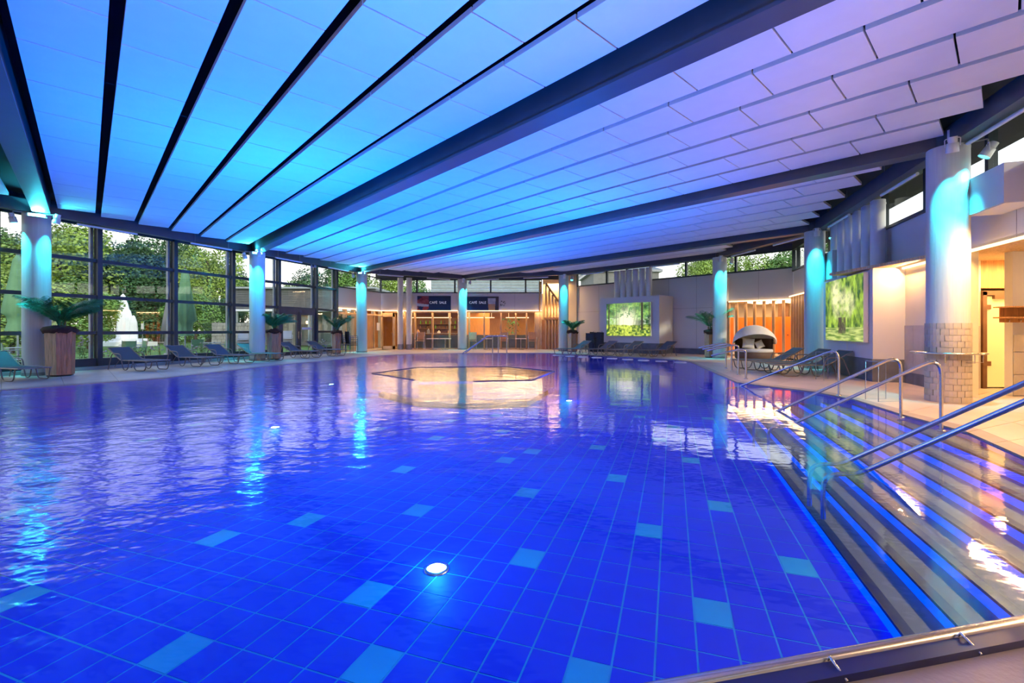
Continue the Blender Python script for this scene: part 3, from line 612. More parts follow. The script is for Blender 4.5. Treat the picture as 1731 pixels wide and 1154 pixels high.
# orange changing area behind fins
cs = root('changing_screen', NW.p((tS+tR)/2), 'row of pale timber fins before an orange lit changing area', 'screen')
for x in (1231.5, 1245, 1260, 1275, 1291, 1307, 1324, 1339): t = NW.t(x); MB().wallbox(NW, t-.05, t+.05, .0, 2.7, -.12, .02).build('fin', 'fin', cs)
MB().wallbox(NW, tS+.1, tR, 0, .07, -.2, .02).build('sill', 'fin', cs)
ar = root('changing_room', NW.p((tS+tR)/2, 0, -3), 'changing room behind the fins with orange cubicle boards', kind='structure')
tA, tB = tS-1.5, tR+3
MB().wallbox(NW, tA, tB, 0, 2.75, -4.2, -4.1).build('back_wall', 'wallw', ar); MB().wallbox(NW, tA, tB, -.03, .0, -4.1, -.12).build('room_floor', 'deck', ar); MB().wallbox(NW, tA, tB, 2.75, 2.8, -4.1, -.12).build('room_ceiling', 'woodl', ar)
k_ = 9
for i in range(k_):
    a = tA+.3+(tB-tA-.6)*i/k_; b = tA+.3+(tB-tA-.6)*(i+1)/k_
    pn = MB().wallbox(NW, a+.015, b-.015, .1, 1.95, -2.0-.15*(i % 2), -1.96-.15*(i % 2)).build('cubicle_board', 'orange', ar)
    MB().wallbox(NW, a+.3, a+.36, 1.0, 1.06, -1.95-.15*(i % 2), -1.9-.15*(i % 2)).build('knob', 'brown', pn)
MB().wallbox(NW, tS+1.4, tS+1.9, 0, 2.75, -3.2, -3.0).build('brown_pier', 'brown', ar)
for i in range(5): a = tS+.4+i*.75; MB().wallbox(NW, a, a+.5, 2.68, 2.74, -3.2, -1.2).build('ceiling_lamp', 'warmp', ar)
area('changing_light', NW.p((tS+tR)/2, 2.6, -1.4), 5, 2.4, 190, (1, .60, .28), (0, 0, -1), xaxis=NW.d)
# right long wall RW
tr = lambda x: RW.t(x)
tG0 = 0; t1532 = RW.t(1531); t1636 = RW.t(1641)
wallpiece('wall_upper', RW, 0, Lf(RW), 2.83, 3.95, joints=16, label='pale wall band above the right side')
clerestory(RW, [0, .75]+[.75+2.1*k for k in range(1, 11)], 3.95, 4.98, 'narrow high window above the right side wall')
tag(MB().wallbox(RW, -.2, Lf(RW), 4.96, ZR, -.1, .05).build('trim_7', 'beam'), kind='structure')
ledstrip(RW, RW.t(1478), RW.t(1478)+13.5, 2.83, power=720, dz=-1.1, segs=[(RW.t(1478), RW.t(1566)), (RW.t(1650), RW.t(1478)+13.5)], col=(1, .55, .22), off=.02)
# fins between G recess and poster wall
ps = root('side_fin_screen', RW.p(.5), 'timber fins seen edge on left of the right-hand column pair', 'screen')
for k in range(7): MB().wallbox(RW, .12+.42*k, .2+.42*k, 0, 2.8, -.1, .14).build('fin', 'fin', ps)
wallpiece('wall_fin_back', RW, 0, 3.2, 0, 2.83, 'oak', off=-.5)
ledstrip(RW, .1, 3.1, 2.83, power=15, off=.15)
area('fin_screen_light', FIN.p(.8, 4.4, -.28), 1.3, .2, 70, (1, .6, .28), (0, 0, -1), xaxis=FIN.d); area('fin_screen_light', FIN.p(.8, 2.6, .5), 1.2, .1, 25, (1, .6, .28), -FIN.n+V((0, 0, -.6)), xaxis=FIN.d)  # second light is a fill added in front to brighten the fins
# poster box on the column line
BX = Ln(uv(3.92, 17.3), uv(2.29, 14.42))
bt0, bt1 = BX.t(1392), BX.t(1475.5)
bxw = MB().wallbox(BX, bt0, bt1, .565, 2.84, -.86, 0).build('picture_box', 'wall', loc=BX.p((bt0+bt1)/2)); tag(bxw, 'projecting white wall box carrying the right-hand forest picture', kind='structure'); bxw.name = 'wall_box'
MB().obox(BX.p(bt1+.006, (2.84+.565)/2, -.43), BX.d*.006, BX.n*.43, V((0, 0, (2.84-.565)/2))).build('lit_side_face', 'wallw', bxw)  # warm strip light on the box's side, put into the cream colour
tag(MB().wallbox(BX, bt0, bt1+.0, 0, .565, -.86, .01).build('baseboard_box', 'slate'), kind='structure')
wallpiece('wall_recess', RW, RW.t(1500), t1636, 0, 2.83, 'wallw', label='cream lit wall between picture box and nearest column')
rt0, rt1 = RW.t(1531), t1636
nT = 4
for j, (z0, z1, m) in enumerate(((0, .27, 'slate'), (.275, .83, 'wtile'), (.835, 1.40, 'wtile'))):
    for i in range(nT):
        a = rt0-.3+(rt1-rt0+.3)*i/nT; b = rt0-.3+(rt1-rt0+.3)*(i+1)/nT
        MB().wallbox(RW, a+.004, b-.004, z0, z1, .0, .02).build('wall_tile', m, bpy.data.objects['wall_recess'])
def forest(X, Y):
    n = fbm(X*9, Y*7, 5, 1); n2 = fbm(X*26, Y*20, 3, 9); glow = np.exp(-(((X-.47)/.2)**2+((Y-.42)/.33)**2))
    c = mixc((.01, .07, .01), (.32, .60, .10), n*2.4-.75); c = mixc(c, (.75, .85, .6), (Y > .35)*np.clip(n2*3-1.5, 0, 1)*.8); c = mixc(c, (1, .97, .66), glow*1.5); c = np.where(((n2 > .55) & (Y > .55))[..., None], mixc(c, (.04, .22, .03), .75+0*X), c)
    c = np.where((Y < .30+.06*n)[..., None], mixc((.01, .10, .005), (.70, .80, .10), n2*2.2-.75+glow*.5), c)
    for x, w, a in ((.06, .014, 1), (.24, .005, .7), (.30, .004, .6), (.40, .005, .5), (.82, .02, 1), (.62, .005, .5), (.68, .006, .6), (.97, .012, .8), (.17, .004, .5)):
        tr_ = (np.abs(X-x-.05*(Y-.3)*(1 if x > .6 and x < .7 else 0)*3) < w) & (Y > .18); c = np.where(tr_[..., None], mixc(c, (.05, .04, .02), a+0*X), c)
    return np.clip(c, 0, 1)
def willow(X, Y):
    n = fbm(X*20, Y*9, 5, 4); n2 = fbm(X*16, Y*16, 5, 8); glow = np.exp(-(((X-.3)/.14)**2+((Y-.75)/.35)**2))+.9*np.exp(-(((X-.62)/.22)**2+((Y-.6)/.25)**2))
    c = mixc((.01, .08, .003), (.42, .62, .05), n*2.4-.75); c = mixc(c, (.95, .92, .45), glow*n2*1.9-.2)
    c = np.where((Y < .22)[..., None], mixc((.10, .22, .01), (.75, .8, .25), fbm(X*8, Y*50, 3, 6)*1.6-.4), c)
    c = np.where(((X > .38) & (X < .58) & (Y > .12) & (Y < .38))[..., None], mixc(c, (.07, .05, .03), n2*1.5), c); return np.clip(c, 0, 1)
a, b = BX.at(1396, 478, .12), BX.at(1459.5, 578, .12); c = (a+b)/2; ww = (V((b.x, b.y, 0))-V((a.x, a.y, 0))).length; hh = CH+(HY-460.4)/F*b.y-b.z
c.z = b.z+hh/2
o = root('backlit_picture', c, 'glowing willow and pond picture on the right-hand projecting wall', 'picture')
MB().obox(c-BX.n*.055, BX.d*(ww/2+.01), BX.n*.055, V((0, 0, hh/2+.01))).build('case', 'white', o); print_mesh('print', c+BX.n*.004, (BX.b-BX.a), ww, hh, 130, 150, willow, 'backlit', o)
# second picture box on the far right wall
NB = Ln(uv(19.2, 22.2), uv(6.6, 22.2)); n0, n1 = NB.t(1014), NB.t(1114.5)
MBb = MB().prism([NB.p(min(n0, n1)), NB.p(max(n0, n1)), NB.p(max(n0, n1), off=-1.45), NB.p(min(n0, n1), off=-1.45)], .57, 3.13)
tag(MBb.build('wall_niche', 'wall'), 'projecting white wall box carrying the forest picture', kind='structure'); tag(MB().prism([NB.p(min(n0, n1), off=.01), NB.p(max(n0, n1), off=.01), NB.p(max(n0, n1), off=-1.45), NB.p(min(n0, n1), off=-1.45)], 0, .57).build('baseboard_niche', 'slate'), kind='structure')
a, b = NB.at(1025.3, 513.4, .14), NB.at(1099.7, 568, .14); hh = CH+(HY-510)/F*b.y-b.z; c = (a+b)/2; c.z = b.z+hh/2; ww = (V((b.x, b.y, 0))-V((a.x, a.y, 0))).length
o = root('backlit_picture', c, 'glowing sunlit forest picture on the far white wall', 'picture')
MB().obox(c-NB.n*.06, NB.d*(ww/2+.01), NB.n*.06, V((0, 0, hh/2+.01))).build('case', 'white', o); print_mesh('print', c+NB.n*.004, NB.b-NB.a, ww, hh, 160, 120, forest, 'backlit', o)
for ln, xs, z0, rr, lab, off in ((NB, [1043, 1053.5, 1064, 1075, 1086, 1097], 3.13, .165, 'above the forest picture on the far wall', -.5), (BX, [1413, 1422, 1436, 1451, 1463, 1485], 2.84, .165, 'above the right-hand willow picture', -.42)):
    tt = [ln.t(x, off) for x in xs]; ta, tb = tt[0], tt[-1]
    if ln is BX: tb = ln.t(1484, off); ta = ln.t(1414, off)
    for i in range(6):
        p = ln.p(ta+(tb-ta)*i/5, z0, off); d_ = root('air_duct', p, ['first', 'second', 'third', 'fourth', 'fifth', 'last'][i]+' from left of six upright white ducts '+lab, 'duct', 'white ducts '+lab)
        MB().lathe([(rr, 0), (rr, ZB+.12-z0)], p, 20).build('duct_pipe', 'white', d_); MB().lathe([(rr+.01, ZB-z0), (rr+.01, ZB-z0+.04)], p, 20).build('collar', 'white', d_)
# white duct box beside column H and one by G
for x0, x1, z0, z1, lab in ((1634, 1697, 3.32, 3.95, 'white boxed duct on the wall right of the nearest column'), (1388, 1407, 2.95, 3.85, 'white boxed duct between the column and the upright ducts')):
    a, b = RW.t(x0, .5), RW.t(x1, .5); o = root('duct_box', RW.p((a+b)/2, z0, .25), lab, 'duct box'); MB().wallbox(RW, a, b, z0, z1, 0, .5).build('casing', 'wall', o); MB().wallbox(RW, a+.01, b-.01, z0-.01, z0+.0, .02, .48).build('bottom_lid', 'wall', o)
# ------------------------------------------------------------------ recess with frosted door at the far right
rc = root('wall_shower_recess', (11, 10, 0), 'warm lit recess beyond the nearest column', kind='structure')
DY = 10.15
D1 = Ln((9.6, DY), (12.6, DY))
MB().prism([RW.p(t1636), (9.75, 8.95), (13.8, 8.95), (13.8, 13), (9.0, 13)], 2.83, 2.9).build('recess_ceiling', 'woodl', rc)
MB().prism([RW.p(t1636), (9.2, 8.2), (14, 6), (13.8, 13), (9.5, 13)], -.04, -.026).build('recess_floor', 'deck', rc)
MB().wallbox(D1, 0, D1.t(1658)-.0, 0, 2.83, -.12, 0).build('left_wall', 'wallw', rc)
MB().wallbox(D1, D1.t(1645), D1.t(1656), 0, 1.38, .0, .02).build('tile_facing', 'wtile', rc)
MB().wallbox(D1, D1.t(1658), 3, 2.22, 2.83, -.12, -.02).build('transom_board', 'oak', rc)
MB().wallbox(D1, D1.t(1711), 3.2, 0, 2.83, -.12, -.0).build('right_wall', 'wallw', rc)
o = tag(MB().prism([(9.78, 8.95), (13.8, 8.95), (13.8, 9.1), (9.78, 9.1)], 0, 2.83).build('wall_stub', 'wall'), 'wall carrying the wooden coat shelf', kind='structure')
R3 = Ln((9.78, 8.94), (13.8, 8.94))
for j, (z0, z1) in enumerate(((.02, .42), (.43, .86), (.87, 1.2))):
    for i in range(4): MB().wallbox(R3, .0+.62*i+.004, .62*(i+1)-.004, z0, z1, 0, .015).build('wall_tile', 'wtile', o)
dr = root('door_3', D1.p(1), 'frosted glass door in a dark frame', kind='structure'); a, b = D1.t(1658), D1.t(1713)
MB().wallbox(D1, a, a+.09, 0, 2.14, -.1, .05).wallbox(D1, a, b, 2.06, 2.16, -.1, .05).build('door_frame', 'brown', dr)
lf = MB().wallbox(D1, a+.1, b, .03, 2.04, -.02, .0).build('door_leaf', 'frost', dr)
for z in (.5, 1.75): MB().wallbox(D1, a+.08, a+.2, z, z+.1, -.03, .03).build('hinge', 'brown', lf)
MB().wallbox(D1, a+.25, b-.12, 1.98, 2.06, .0, .06).build('door_closer', 'brown', lf)
# slim wood shelf unit behind column H
su = root('shelf_unit', (10.35, 10.0, 0), 'narrow warm wooden shelf niche right behind the nearest column', 'shelf')
MB().wallbox(D1, D1.t(1628, .25), D1.t(1645, .25), .27, 2.25, .0, .02).build('back_board', 'oak', su)
MB().wallbox(D1, D1.t(1645, .25)-.02, D1.t(1645, .25), .27, 2.25, .02, .25).build('side_board', 'oak', su)
for z in (.27, .78, 1.36, 2.23): MB().wallbox(D1, D1.t(1628, .25), D1.t(1645, .25)-.02, z, z+.025, .02, .24).build('shelf_board', 'oak', su)
# coat shelf
sh = root('coat_shelf', (10.0, 8.8, 1.45), 'wooden coat shelf with hooks on the wall at the right edge', 'shelf')
a, b = R3.t(1697, .2), R3.t(1697, .2)+1.6
MB().wallbox(R3, a, b, 1.72, 1.745, .0, .3).build('top_board', 'oak', sh); MB().wallbox(R3, a, b, 1.52, 1.545, .0, .3).build('lower_board', 'oak', sh); MB().wallbox(R3, a+.12, b, 1.44, 1.72, .0, .02).build('back_board', 'oak', sh)
for i in range(6):
    p = R3.p(a+.25+.22*i, 1.49, .02); MB().tube(arc([p, p+V((0, -.05, 0)), p+V((0, -.05, -.04)), p+V((0, -.02, -.05))], .01), .006, 6).build('hook', 'steel', sh)
# hanging sign
hs = root('hanging_sign', RW.p(RW.t(1641), 2.4, -.6), 'small dark hanging sign with white letters by the nearest column', 'sign'); q = V((10.15, 9.95, 2.36)); q = V(((1633-CX)/F*9.9, 9.9, 0)); q.z = CH+(HY-474)/F*9.9; ORG[hs.name] = q; hs.location = q
MB().obox(q, V((.185, 0, 0)), V((0, .012, 0)), V((0, 0, .09))).build('board', 'slate', hs); text_part('DUSCHE', .105, q+V((0, -.016, 0)), (1, 0, 0), hs)
for dx in (-.15, .15): MB().tube([q+V((dx, 0, .09)), V((q.x+dx, q.y, 2.83))], .006, 6).build('rod', 'steel', hs)
area('recess_light', (11.0, 9.5, 2.75), 1.6, .5, 110, (1, .58, .24), (0, 0, -1)); area('recess_light', (12.0, 7.5, 2.75), 1.2, .5, 150, (1, .60, .28), (-.2, 0, -1))
# ------------------------------------------------------------------ café interior
ci = root('cafe_room', CAF.p(5, 0, -3), 'café interior behind the glazing in warm wood tones', kind='structure')
MB().wallbox(CAF, -1.5, CAFR+.1, 0, 2.7, -6.1, -6).build('back_wall', 'oak', ci); MB().wallbox(CAF, -1.5, CAFR+.1, 2.62, 2.7, -6, -.2).build('room_ceiling', 'woodl', ci); MB().wallbox(CAF, -1.5, CAFR+.1, -.03, .0, -6, -.12).build('room_floor', 'deck', ci)
MB().wallbox(CAF, CAFR, CAFR+.1, 0, 3.7, -6, -.12).build('side_wall', 'wallw', ci); MB().wallbox(CAF, -1.6, -1.5, 0, 2.7, -6, -.12).build('side_wall', 'oak', ci)
rng = random.Random(3)
MB().wallbox(CAF, 4.9, 7.0, 0, 2.6, -3.0, -2.9).build('partition', 'oak', ci)
cn = root('cafe_counter', CAF.p(3, 0, -2.5), 'café counter with dark back shelves seen through the glazing', 'counter')
MB().wallbox(CAF, .8, 4.6, 0, 1.0, -3, -2.4).build('counter_body', 'brown', cn); MB().wallbox(CAF, .75, 4.65, 1.0, 1.05, -3.05, -2.35).build('counter_top', 'grey', cn)
for z in (1.35, 1.7): MB().wallbox(CAF, 1.5, 4.6, z, z+.04, -4.6, -4.3).build('back_shelf', 'brown', cn)
MB().wallbox(CAF, 1.4, 4.7, 0, 2.2, -4.7, -4.62).build('shelf_back', 'brown', cn)
for k in range(16):
    t = 1.7+.37*(k//2)+rng.uniform(-.08, .08); z = (1.39, 1.74)[k % 2]; p = CAF.p(t, z, -4.45)
    tag(MB().lathe([(.04, 0), (.04, .17), (.014, .22), (.014, .28)], p, 8).build('bottle', rng.choice(['black', 'brown', 'white', 'greenp']), loc=p), ORD[k//2]+' bottle from left on the '+('lower', 'upper')[k % 2]+' shelf behind the café counter', 'bottle', 'bottles behind the café counter')
for k in range(5):
    p = CAF.p(1.1+.75*k, 1.05, -2.7); tag(MB().box(p.x-.1, p.x+.1, p.y-.1, p.y+.1, p.z, p.z+.12+.06*(k % 3)).lathe([(.05, .12+.06*(k % 3)), (.03, .2+.06*(k % 3))], p, 8).build('counter_box', ['white', 'tan', 'grey'][k % 3], loc=p), ORD[k]+' container from left on the café counter', 'container', 'containers on the café counter')
for i, (t0, t1) in enumerate(((.8, 4.4), (5.2, 7.4), (8.2, 9.8))):
    tag(MB().wallbox(CAF, t0, t1, 2.12, 2.16, -1.6, -1.5).tube([CAF.p(t0+.2, 2.16, -1.55), CAF.p(t0+.2, 2.62, -1.55)], .008).tube([CAF.p(t1-.2, 2.16, -1.55), CAF.p(t1-.2, 2.62, -1.55)], .008).build('pendant_light', ['ledw'], loc=CAF.p(t0, 2.1, -1.5)), ['long glowing pendant bar in the café left of the middle column', 'glowing pendant bar in the café right of the middle column', 'glowing pendant bar near the right end of the café'][i], 'lamp', 'pendant bars in the café')
area('cafe_light', CAF.p(3, 2.5, -2), 5, 3, 240, (1, .58, .24), (0, 0, -1)); area('cafe_light', CAF.p(8, 2.5, -2), 3.6, 3, 220, (1, .58, .24), (0, 0, -1))
fr = root('cafe_plant', CAF.p(8.6, 0, -3.5), 'leafy green plant standing inside the café', 'plant'); p = CAF.p(8.6, 0, -3.5)
MB().lathe([(.2, 0), (.26, .5), (.24, .52)], p, 12).build('pot', 'slate', fr)
mb = MB()
for k in range(90):
    q = p+V((rng.gauss(0, .3), rng.gauss(0, .2), rng.uniform(.55, 2.2))); a = V((rng.uniform(-1, 1), rng.uniform(-1, 1), rng.uniform(-1, 1))).normalized()*.14; b2 = a.cross(V((0, 0, 1)))*.5; mb.add([q-a, q+b2, q+a, q-b2], [(0, 1, 2, 3)])
mb.build('leaves', 'leaf', fr)
# ------------------------------------------------------------------ furniture kinds
def lounger(name, label):                        # local: x foot to head, length 2.0
    r0 = root(name, (0, 0, 0), label, 'sun lounger', None); W2 = .32
    seat = MB().box(-1.0, .32, -W2+.03, W2-.03, .315, .33); seat.build('seat', 'mesh', r0)
    b0, b1 = V((.32, 0, .325)), V((.94, 0, .70))
    MB().bar(b0, b1, 2*W2-.06, .014).build('backrest', 'mesh', r0)
    fr_ = MB()
    for y in (-W2, W2): fr_.tube(arc([(-1.02, y, .32), (.32, y, .32), (.96, y, .71)], .12), .017)
    fr_.tube([(-1.02, -W2, .32), (-1.02, W2, .32)], .017).tube([(.96, -W2, .71), (.96, W2, .71)], .017); fr_.build('frame', 'bronze', r0)
    for y in (-W2-.02, W2+.02):
        MB().tube(arc([(-.93, y, .31), (-.86, y, .02), (-.40, y, .02), (-.30, y, .31)], .1), .016).build('leg_loop', 'bronze', r0)
        MB().tube(arc([(-.12, y, .31), (-.04, y, .02), (.16, y, .02), (.30, y, .52), (.70, y, .54), (.90, y, .015)], .1), .016).build('arm_loop', 'bronze', r0)
    MB().tube([(.62, -W2, .10), (.70, 0, .50), (.62, W2, .10)], .012).build('back_prop', 'bronze', r0)
    return r0
def chair(name, fabric='tan', frame='steel', label=None, wood=True, stackable=False):
    r0 = root(name, (0, 0, 0), label, 'chair')
    MB().box(-.23, .23, -.22, .22, .44, .47).build('seat', fabric, r0)
    MB().bar((0, .21, .52), (0, .27, .90), .44, .02).build('backrest', fabric, r0)
    for s in (-1, 1):
        MB().tube(arc([(s*.26, -.22, 0), (s*.26, -.22, .66), (s*.26, .24, .66)], .06), .013).build('arm_leg', frame, r0)
        MB().tube([(s*.25, .26, 0), (s*.24, .21, .45), (s*.23, .28, .92)], .013).build('rear_leg', frame, r0)
    return r0
first = lounger('sun_lounger', 'x')
def put_lounger(c, head, label, group, first_=[True]):
    rz = math.atan2(head[1], head[0])
    if first_[0]: first_[0] = False; o = first; o.location = c; o.rotation_euler.z = rz; o['label'] = label; o['group'] = group; return o
    return copy_tree(first, c, rz, label, group)
hd = -PD
for (x, lab) in ((20, 'grey sun lounger cut by the left picture edge, beside the first palm'), (234, 'grey sun lounger standing just right of the first palm planter'), (326, 'second grey sun lounger right of the first palm planter'),
        (388, 'third grey sun lounger right of the first palm, before the second column'), (440, 'grey sun lounger whose foot end covers the second palm planter'), (507, 'grey sun lounger just right of the second palm planter'), (551, 'last grey sun lounger of the window row, before the third palm')):
    t = (x-CX)/F; ku, kv = -SU*t+CU, CU*t+SU; Y = (19.35-.53*1.22-.25)/(ku-.53*kv); put_lounger((t*Y, Y, 0), hd, lab, 'sun loungers along the window wall')
vd = uv(0, 1)
for x, y, lab in ((968, 599.5, 'first grey lounger from left at the far white wall, before the fourth palm'), (1012, 600, 'second grey lounger from left at the far white wall'), (1056, 601, 'grey lounger under the forest picture'), (1112, 602, 'rightmost grey lounger at the far white wall')):
    p = G(x, y); put_lounger(p, vd*.9+V((.3, -.1, 0)), lab, 'sun loungers at the far white wall')
for p, lab in ((V((8.35, 12.9, 0)), 'nearest of three loungers before the right-hand picture'), (V((8.45, 13.9, 0)), 'middle of three loungers before the right-hand picture'), (V((8.3, 14.9, 0)), 'farthest of three loungers beside the canopied daybed')):
    put_lounger(p, V((.98, -.12, 0)), lab, 'sun loungers by the right-hand picture')
tb = tag(MB().tube([(0, 0, 0), (0, 0, .0)], .01).build('low_table', 'bronze'), None) if False else None
# café chairs and tables
ch0 = chair('cafe_chair', 'tan', 'steel', 'x')
for i, (x, lab) in enumerate(((710.5, 'leftmost tan armchair before the café glazing'), (798.5, 'tan armchair just right of the middle column'), (852, 'tan armchair behind the far handrails'), (900, 'rightmost tan armchair before the café glazing'))):
    p = CAF.x(x, .55); sc = (1.05, 1.05, 1.25)
    if i == 0: ch0.location = p; ch0.scale = sc; ch0['label'] = lab; ch0['group'] = 'tan armchairs before the café'
    else: copy_tree(ch0, p, PI if False else 0, lab, 'tan armchairs before the café', sc)
def table(name, label, w=.35):
    r0 = root(name, (0, 0, 0), label, 'table', 'pale café tables')
    MB().box(-w, w, -w, w, .70, .725).build('tabletop', 'canvas', r0); MB().tube([(0, 0, .02), (0, 0, .70)], .025, 8).build('stem', 'steel', r0); MB().lathe([(.22, 0), (.22, .012), (.03, .03)], seg=16).build('base', 'steel', r0); return r0
tb0 = table('cafe_table', 'x')
for i, (x, lab) in enumerate(((731.6, 'left of two pale café tables left of the middle column'), (752.5, 'right of two pale café tables left of the middle column'), (823, 'pale café table seen behind the far handrails'), (880.5, 'pale café table between the two right-hand armchairs'))):
    p = CAF.x(x, .6)
    if i == 0: tb0.location = p; tb0['label'] = lab
    else: copy_tree(tb0, p, 0, lab)
# stacks of chairs
def stack(n, p, rz, frame, fabric, what, grp):
    s0 = chair('stacking_chair', fabric, frame, 'x')
    for k in range(n):
        loc = V(p)+V((0, 0, .1*k)); lab = what % (['lowest', 'second', 'third', 'fourth', 'topmost'][k if k < n-1 else 4]); lab += ''
        if k == 0: s0.location = loc; s0.rotation_euler.z = rz; s0['label'] = lab; s0['group'] = grp
        else: copy_tree(s0, loc, rz, lab, grp)
stack(4, G(583, 596.5), 2.4, 'slate', 'dk', '%s dark armchair of the left stack before the corner column', 'stacked dark armchairs by the corner')
stack(4, G(594.5, 596.8), 2.4, 'slate', 'dk', '%s dark armchair of the right stack before the corner column', 'stacked dark armchairs by the corner')
stack(3, G(1000, 595.5), 2.6, 'black', 'dk', '%s dark armchair of the stack at the far white wall', 'stacked dark armchairs at the far wall')
p = G(1010, 596); o = root('folded_chairs', p, 'dark folded lounger standing upright against the far white wall', 'folded lounger')
MB().bar(p+V((-.25, 0, .05)), p+V((-.15, .2, 1.15)), .5, .05, up=V((0, 1, 0))).build('folded_seat', 'dk', o); MB().bar(p+V((.15, 0, .05)), p+V((.2, .2, 1.15)), .4, .04, up=V((0, 1, 0))).build('folded_back', 'dk', o); MB().tube([p+V((-.3, -.05, 0)), p+V((-.2, .2, 1.2)), p+V((.3, .2, 1.2)), p+V((.35, -.05, 0))], .014).build('frame', 'black', o)
# ------------------------------------------------------------------ potted palms
def palm(loc, w, h, fr_len, nfr, label, seed, ph=1.0, rz=.3):
    rg = random.Random(seed); r0 = root('potted_palm', loc, label, 'potted palm', 'palms in wooden planters', world=False, rz=rz); R = w/2
    rz = math.atan2(-loc[1], -loc[0])+PI/12-3*PI/2; rz -= PI/3*round(rz/(PI/3)); r0.rotation_euler.z = rz; tocam = math.atan2(-loc[1], -loc[0])
    for k in range(6):
        lit = abs((PI/3*(k+.5)+rz-tocam+PI/4+PI) % (2*PI)-PI) < .3  # face turned to the daylight: its brightness painted in by paler boards
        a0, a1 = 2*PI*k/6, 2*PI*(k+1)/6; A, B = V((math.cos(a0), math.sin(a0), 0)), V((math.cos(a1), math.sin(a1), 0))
        nsl = 3; pnl = None
        for j in range(nsl):
            p0, p1 = A.lerp(B, j/nsl+.01), A.lerp(B, (j+1)/nsl-.01)
            vs = [(p0*R*.92+V((0, 0, .04))), (p1*R*.92+V((0, 0, .04))), (p1*R+V((0, 0, h))), (p0*R+V((0, 0, h)))]; vs += [q*.93 for q in vs]
            for q in vs[4:]: q.z /= .93
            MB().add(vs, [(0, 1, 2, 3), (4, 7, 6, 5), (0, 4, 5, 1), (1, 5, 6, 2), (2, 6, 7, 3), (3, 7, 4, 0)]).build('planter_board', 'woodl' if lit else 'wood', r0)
    MB().lathe([(R*.84, 0), (R*.86, .05)], seg=6).build('plinth', 'black', r0)
    mb = MB(); nn = 16
    mb.lathe([(R*1.02, h-.07), (R*1.10, h-.02), (R*1.02, h+.05), (R*.5, h+.10), (0, h+.12)], seg=nn, cap=False)
    for i in range(len(mb.v)): v = mb.v[i]; k = 1+rg.uniform(-.10, .12); mb.v[i] = (v[0]*k, v[1]*k, v[2]+rg.uniform(-.04, .05))
    mb.build('mulch', 'mulch', r0)
    MB().tube([(0, 0, h), (.02, 0, h+.25)], [.05, .035]).tube([(.07, .03, h), (.10, .05, h+.3)], [.04, .02]).tube([(-.06, .04, h), (-.1, .06, h+.25)], [.04, .02]).build('stem', 'stem', r0)
    for i in range(nfr):
        az = 2*PI*i/nfr*2.4+rg.uniform(-.4, .4); L = fr_len*rg.uniform(.7, 1.05); rise = rg.uniform(1.3, 7.0)*ph; mb = MB(); N = 16; pts = []
        hx_ = V((math.cos(az), math.sin(az), 0)); b0 = V((0, 0, h+.15))+hx_*.05
        e = math.atan2(rise, .75); p = b0; 
        for k in range(N+1):
            pts.append(p.copy()); p = p+(hx_*math.cos(e)+V((0, 0, math.sin(e))))*(L/N); e -= (.065+.035*rg.random())*(1.1 if L > fr_len*.85 else .9)
        mb.tube(pts, [.010*(1-.7*k/N) for k in range(N+1)], 4)
        sd = hx_.cross(V((0, 0, 1)))
        for k in range(2, N+1):
            for s in (-1, 1):
                for hf in (0, .5):
                    q = pts[k] if hf == 0 or k == N else pts[k].lerp(pts[k+1], hf); dn = (pts[min(k+1, N)]-pts[k-1]).normalized()
                    ll = L*.30*math.sin(PI*(k+hf)/(N+1.5))*rg.uniform(.8, 1.1)+.05
                    tip = q+(sd*s*.7+dn*.7+V((0, 0, -.6))).normalized()*ll; md = q.lerp(tip, .45); wv = dn*.011
                    mb.add([q-wv*.5, md-wv+V((0, 0, .01)), tip, md+wv+V((0, 0, .01))], [(0, 1, 2, 3)])
        mb.build('frond', 'leaf', r0)
    return r0
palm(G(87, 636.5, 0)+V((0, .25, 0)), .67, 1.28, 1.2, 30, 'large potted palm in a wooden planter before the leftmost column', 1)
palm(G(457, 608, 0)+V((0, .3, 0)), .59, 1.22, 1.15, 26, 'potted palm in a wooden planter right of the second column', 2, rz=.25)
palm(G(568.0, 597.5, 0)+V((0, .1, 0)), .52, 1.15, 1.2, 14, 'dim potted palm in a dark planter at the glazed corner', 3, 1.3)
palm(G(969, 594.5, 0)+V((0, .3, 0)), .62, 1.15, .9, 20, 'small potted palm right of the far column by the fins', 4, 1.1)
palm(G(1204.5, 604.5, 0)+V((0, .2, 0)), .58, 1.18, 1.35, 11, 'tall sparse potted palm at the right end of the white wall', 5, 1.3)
# ------------------------------------------------------------------ daybed
dp = G(1292, 611, 0)+V((0, .80, 0)); db = root('canopied_daybed', dp, 'round wicker daybed under a folding sand coloured canopy', 'daybed')
MB().lathe([(.80, .02), (.95, .1), (.97, .34), (.93, .38)], dp, 36).build('base', 'wicker', db); MB().lathe([(.90, .38), (.93, .42), (.90, .50), (.0, .52)], dp, 36, cap=False).build('mattress', 'cream', db)
mb = MB(); vs = []; nA, nB = 18, 9; back = V((.25, 1, 0)).normalized(); side = V((back.y, -back.x, 0))
MBk = MB(); ring_ = []
for k in range(19):
    a = PI*k/18; q = dp+side*math.cos(a)*.95+back*math.sin(a)*.95; ring_.append(q)
vsk = [V((q.x, q.y, .30)) for q in ring_]+[V((q.x, q.y, .95)) for q in ring_]; MBk.add(vsk, [(i, i+1, 20+i, 19+i) for i in range(18)], 0, True)
vin = [dp.lerp(v_, .95) if False else V((dp.x+(v_.x-dp.x)*.94, dp.y+(v_.y-dp.y)*.94, v_.z)) for v_ in vsk]; MBk.add(vin, [(i+1, i, 19+i, 20+i) for i in range(18)], 0, True); MBk.build('back_shell', 'wicker', db)
